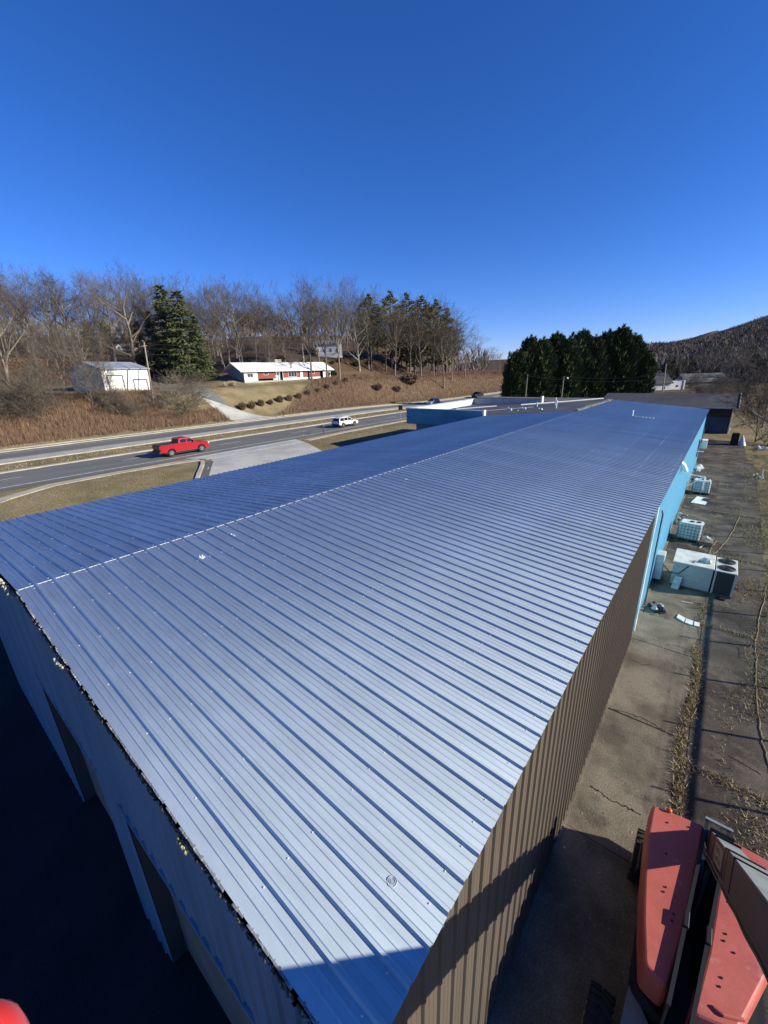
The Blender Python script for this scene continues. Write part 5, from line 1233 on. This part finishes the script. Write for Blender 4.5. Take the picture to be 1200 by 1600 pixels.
HL = hood('hood', rounded([(.36, 7.84), (.36, 7.2), (.42, 6.3), (.50, 5.62), (.60, 5.04), (.88, 4.98), (.98, 5.66), (1.06, 6.42), (1.17, 7.97)], .07)); HL['label'] = 'left faded red engine hood'
HR = hood('hood', rounded([(1.19, 4.90), (1.66, 5.06), (1.97, 5.95), (2.30, 6.9), (2.34, 7.92), (1.56, 7.96), (1.42, 6.85), (1.33, 5.82)], .07)); HR['label'] = 'right faded red tank hood'
# bolts and small holes on the hoods
mb = MB()
for x, y in ((.72, 6.35), (.70, 6.25), (.86, 6.0), (.85, 5.88), (.62, 7.6), (.95, 7.75), (1.52, 6.2), (1.5, 6.08), (1.62, 6.0), (1.48, 5.55), (1.46, 5.42), (1.85, 7.45), (1.84, 7.35), (.66, 6.95)): mb.tube([(x, y, 1.99), (x, y, 2.034)], .016, 8)
mb.build('hood_bolts', dkst, lift, world=True)
mb = MB(); mb.tube([(.62, 7.88, 1.98), (.62, 7.88, 2.07), (.62, 7.88, 2.09)], [.05, .045, .02], 10); mb.build('beacon', mat('orange_lens', (.6, .14, .02), .3), lift, world=True)
mb = MB(); P = [(1.56, 5.06), (1.72, 5.12), (1.76, 5.2), (1.60, 5.14)]; mb.tube([(1.40, 5.12, 2.03), (1.5, 5.1, 2.045), (1.72, 5.22, 2.03)], .025, 6); mb.build('hood_handle', lred, lift, world=True)
# side slots of the left hood
mb = MB(); mb.bbox(.30, .345, 6.75, 7.35, 1.35, 1.5, .01); mb.build('hood_vent', dkst, lift, world=True)
# slot between the hoods with steel side plates
for (xa, ya), (xb, yb) in (((1.205, 8.03), (.905, 4.72)), ((1.525, 8.03), (1.165, 4.66))):
    mb = MB(); mb.bar((xa, ya, 1.6), (xb, yb, 1.6), .03, 1.0); mb.bar((xa, ya, 2.1), (xb, yb, 2.1), .05, .035); mb.build('turntable_plate', dkst, lift, world=True)
    m_ = Vector((xa, ya, 0)).lerp(Vector((xb, yb, 0)), .62); mb = MB(); mb.bbox(m_.x-.035, m_.x+.035, m_.y-.13, m_.y+.13, 2.09, 2.15, .01); mb.build('plate_hinge', dkst, lift, world=True)
mb = MB(); mb.extr([(1.15, 8.0), (.9, 4.7), (1.22, 4.62), (1.56, 8.0)], 'z', .95, 1.15); mb.build('turntable_floor', blackp, lift, world=True)
mb = MB(); mb.bar((1.17, 8.06, 2.12), (1.58, 8.06, 2.12), .05, .05); mb.build('rear_crossbar', lgrey, lift, world=True)
mb = MB(); mb.tube([(1.15, 6.35, 1.55), (1.3, 7.2, 2.0)], .06, 10); mb.tube([(1.22, 6.3, 1.35), (1.24, 5.5, 1.35)], .05, 8); mb.build('hydraulic_cylinder', dkst, lift, world=True)
# deck before the hoods and chassis
mb = MB(); mb.extr(rounded([(.42, 3.2), (1.75, 3.1), (1.75, 4.9), (1.2, 4.75), (.86, 4.8), (.50, 5.2)], .08), 'z', .95, 1.12); mb.build('deck', deckm, lift, world=True)
mb = MB(); mb.extr(rounded([(.50, 5.1), (.86, 4.9), (1.2, 4.8), (1.66, 5.0), (2.2, 6.9), (2.2, 7.8), (.50, 7.8), (.46, 6.6)], .1), 'z', .9, 1.38); mb.build('engine_bay', dkst, lift, world=True)
mb = MB(); mb.box(.55, 2.2, 3.4, 8.5, .42, .9); mb.box(.3, 2.5, 4.25, 4.6, .42, .62); mb.box(.3, 2.5, 7.75, 8.1, .42, .62); mb.build('chassis', dkst, lift, world=True)
def lift_wheel(x, y, sd):
    r, wd = .50, .34; mb = MB(); ring = []
    for xx, rr in ((-.5, .80), (-.46, .93), (-.3, .965), (.3, .965), (.46, .93), (.5, .80)): ring.append([(x+xx*wd, y+math.cos(q)*r*rr, r+math.sin(q)*r*rr) for q in np.linspace(0, 6.2832, 33)[:-1]])
    mb.loft(ring); wv = mb.build('wheel', tyre, lift, world=True)
    mb = MB()
    for k in range(22):
        a = k*6.2832/22
        for s_ in (-1, 1):
            b = a+(.07 if s_ > 0 else -.07)
            p0 = Vector((x+s_*.015, y+math.cos(a)*r*.975, r+math.sin(a)*r*.975)); p1 = Vector((x+s_*wd*.52, y+math.cos(b+.09)*r*.965, r+math.sin(b+.09)*r*.965))
            t = p1-p0; nn = Vector((0, math.cos(a), math.sin(a))); sdv = t.cross(nn).normalized()*.028
            mb.loft([[p0-sdv-nn*.03, p0+sdv-nn*.03, p0+sdv+nn*.022, p0-sdv+nn*.022], [p1-sdv-nn*.03, p1+sdv-nn*.03, p1+sdv+nn*.014, p1-sdv+nn*.014]])
    mb.build('tread', tyre, wv)
    mb = MB(); xo = x+sd*wd*.5; mb.loft([[(xo-sd*.04, y+math.cos(q)*.26, r+math.sin(q)*.26) for q in np.linspace(0, 6.2832, 21)[:-1]], [(xo+sd*.01, y+math.cos(q)*.22, r+math.sin(q)*.22) for q in np.linspace(0, 6.2832, 21)[:-1]]]); mb.build('rim', lgrey, wv)
for x, sd in ((.20, -1), (2.42, 1)):
    for y in (4.62, 7.8): lift_wheel(x+(.2 if y > 7 and sd < 0 else 0), y, sd)
# boom: tapered heel, main tube, fly section
bd = Vector((-.03, -4.85, 4.36)).normalized(); bs_ = Vector((1, 0, 0)); bs_ = (bs_-bd*bs_.dot(bd)).normalized(); bu = bs_.cross(bd); bu = bu if bu.z > 0 else -bu
b0 = Vector((1.37, 7.80, 1.98))
def bsec(t, w_, h_, off=0): c = b0+bd*t+bu*off; return [c-bs_*w_/2-bu*h_/2, c+bs_*w_/2-bu*h_/2, c+bs_*w_/2+bu*h_/2, c-bs_*w_/2+bu*h_/2]
mb = MB(); mb.loft([bsec(-.12, .26, .20), bsec(.15, .28, .28), bsec(.9, .30, .36), bsec(2.7, .30, .40), bsec(2.85, .31, .42)]); heel = mb.build('boom', lgrey, lift, world=True)
mb = MB(); mb.loft([bsec(2.85, .35, .46), bsec(2.92, .37, .49), bsec(3.3, .37, .49), bsec(8.2, .36, .48)]); mb.build('boom_outer_section', lgrey, lift, world=True)
mb = MB(); mb.loft([bsec(2.78, .39, .51), bsec(2.86, .39, .51)]); mb.build('boom_collar', dkst, lift, world=True)
mb = MB(); c = b0+bd*.25-bu*.3; mb.bbox(c.x-.12, c.x+.12, c.y-.16, c.y+.1, c.z-.2, c.z+.2, .03); mb.build('boom_bracket', dkst, lift, world=True)
bside = mat('boom_side_shaded_paint', (.050, .036, .038), .5, .1, col2=(.035, .028, .03), scale=3)  # thin added sheets: the left side's dark paint and shade in one colour
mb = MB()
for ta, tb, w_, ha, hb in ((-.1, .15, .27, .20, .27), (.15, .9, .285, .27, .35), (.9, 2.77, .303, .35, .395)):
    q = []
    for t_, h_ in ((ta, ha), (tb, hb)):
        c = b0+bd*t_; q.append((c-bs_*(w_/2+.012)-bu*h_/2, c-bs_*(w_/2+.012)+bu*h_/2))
    a, b = q; pl = [a[0], b[0], b[1], a[1]]; MB().loft([pl, [p+bs_*.02 for p in pl]]).build('boom_shade_sheet', bside, lift, world=True)
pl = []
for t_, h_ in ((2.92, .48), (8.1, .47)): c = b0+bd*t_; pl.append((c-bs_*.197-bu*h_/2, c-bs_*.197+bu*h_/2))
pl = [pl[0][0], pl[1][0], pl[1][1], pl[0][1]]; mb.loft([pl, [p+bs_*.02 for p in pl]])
mb.build('boom_shade_sheet', bside, lift, world=True)
for off, rr in ((.02, .022), (.075, .016)):
    mb = MB(); mb.tube([b0+bd*t_-bs_*(.185+off*.2)-bu*(.15+off) + Vector((0, 0, .012*math.sin(t_*5))) for t_ in np.linspace(.2, 6, 24)], rr, 6); mb.build('hydraulic_hose', blackp, lift, world=True)
for t_ in (.5, 1.2, 2.4, 3.4):
    mb = MB(); mb.loft([bsec(t_, .335 if t_ < 2.8 else .41, .44 if t_ < 2.8 else .53), bsec(t_+.03, .335 if t_ < 2.8 else .41, .44 if t_ < 2.8 else .53)]); mb.build('hose_clamp', dkst, lift, world=True)
# plate with worn, unreadable dark marks on the left face of the boom
def on_boom(t, v, e=.0): return b0+bd*t+bu*v-bs_*(.166+e)
mb = MB(); q = [on_boom(1.45, -.14, .004), on_boom(2.3, -.14, .004), on_boom(2.3, .14, .004), on_boom(1.45, .14, .004)]; mb.loft([[p+bs_*.006 for p in q], q]); plate = mb.build('boom_plate', mat('plate_pale', (.26, .21, .215), .6), heel); plate.location = -root_loc(heel)
mb = MB(); r2 = random.Random(2)
for row, nn in ((.03, 4), (-.09, 5)):
    for k in range(nn):
        t0 = 1.55+k*.14
        for s_ in range(3):
            ta = t0+s_*.028; va = row+r2.uniform(-.01, .02); p4 = [on_boom(ta, va, .008), on_boom(ta+.016, va, .008), on_boom(ta+.016, va+r2.uniform(.03, .08), .008), on_boom(ta, va+.05, .008)]; mb.face(p4)
mk = mb.build('plate_marks', mat('mark_black', (.012, .01, .01), .6), heel); mk.location = -root_loc(heel)
# basket behind and below the photographer
mb = MB(); jn = b0+bd*8.1; mb.bar(jn, (.9, -.4, 8.75), .18, .22); mb.build('jib', lgrey, lift, world=True)
mb = MB(); mb.box(-.95, .95, -1.35, -.42, 8.82, 8.88); mb.build('basket_floor', deckm, lift, world=True)
mb = MB()
for z in (9.3, 9.65, 9.98): mb.tube([(-.95, -1.35, z), (.95, -1.35, z), (.95, -.42, z), (-.95, -.42, z), (-.95, -1.35, z)], .022, 8)
for x in (-.95, 0, .95):
    for y in (-1.35, -.42): mb.tube([(x, y, 8.85), (x, y, 9.98)], .02, 8)
mb.build('basket_rail', lred, lift, world=True)
# red control housing hooked on the basket's left side, its rim just in view
c = at_depth(-46, 1652, .9); mb = MB()
mb.loft([[(c.x+math.cos(q)*r_, c.y+math.sin(q)*r_, c.z+z) for q in np.linspace(0, 6.2832, 25)[:-1]] for r_, z in ((.085, -.12), (.09, -.05), (.088, .0), (.075, .04), (.05, .065), (.015, .075))]); mb.build('control_housing', mat('glossy_red', (.5, .03, .025), .25), lift, smooth=True, world=True)
mb = MB(); mb.tube([(c.x, c.y, c.z-.1), (-.9, -.42, c.z-.12)], .018, 6); mb.build('control_bracket', dkst, lift, world=True)

# ------------------------------------------------------------------ chain-link fence right of the picture: it throws the bar shadows on the yard
fen = thing('chain_link_fence', 'tall chain link fence along the right side of the yard', 'fence', (5.93, 30, 0))
FX, FH, Y0, Y1 = 5.93, 2.3, 7.0, 54.7
for k in range(19):
    y = Y0+.2+k*2.65
    mb = MB(); mb.tube([(FX, y, -.3), (FX, y, FH)], .045, 7); mb.tube([(FX, y, FH), (FX-.22, y, FH+.28)], .03, 6); mb.build('post', gal, fen, world=True)
mb = MB(); mb.tube([(FX, Y0, FH-.02), (FX, 29.9, FH-.02)], .05, 8); mb.build('top_rail', gal, fen, world=True)
for q in (.1, .2, .28):
    mb = MB(); mb.tube([(FX-.22*q/.28, Y0, FH+q), (FX-.22*q/.28, Y1, FH+q)], .004, 3); mb.build('barbed_wire', gal, fen, world=True)
mb = MB(); pit = .075; n_ = int((Y1-Y0+FH)/pit)
for k in range(n_):
    for s_ in (1, -1):
        ya = Y0-FH+k*pit; a = [ya, 0]; b = [ya+FH, FH-.05]
        if a[0] < Y0: a = [Y0, Y0-ya]
        if b[0] > Y1: b = [Y1, Y1-ya]
        if b[1] <= a[1]: continue
        if s_ < 0: a[0], b[0] = Y0+Y1-a[0], Y0+Y1-b[0]
        t = .0022; mb.face([(FX+s_*.002, a[0]-t, a[1]), (FX+s_*.002, a[0]+t, a[1]), (FX+s_*.002, b[0]+t, b[1]), (FX+s_*.002, b[0]-t, b[1])])
stuff(mb.build('wire_mesh', gal, fen, world=True))
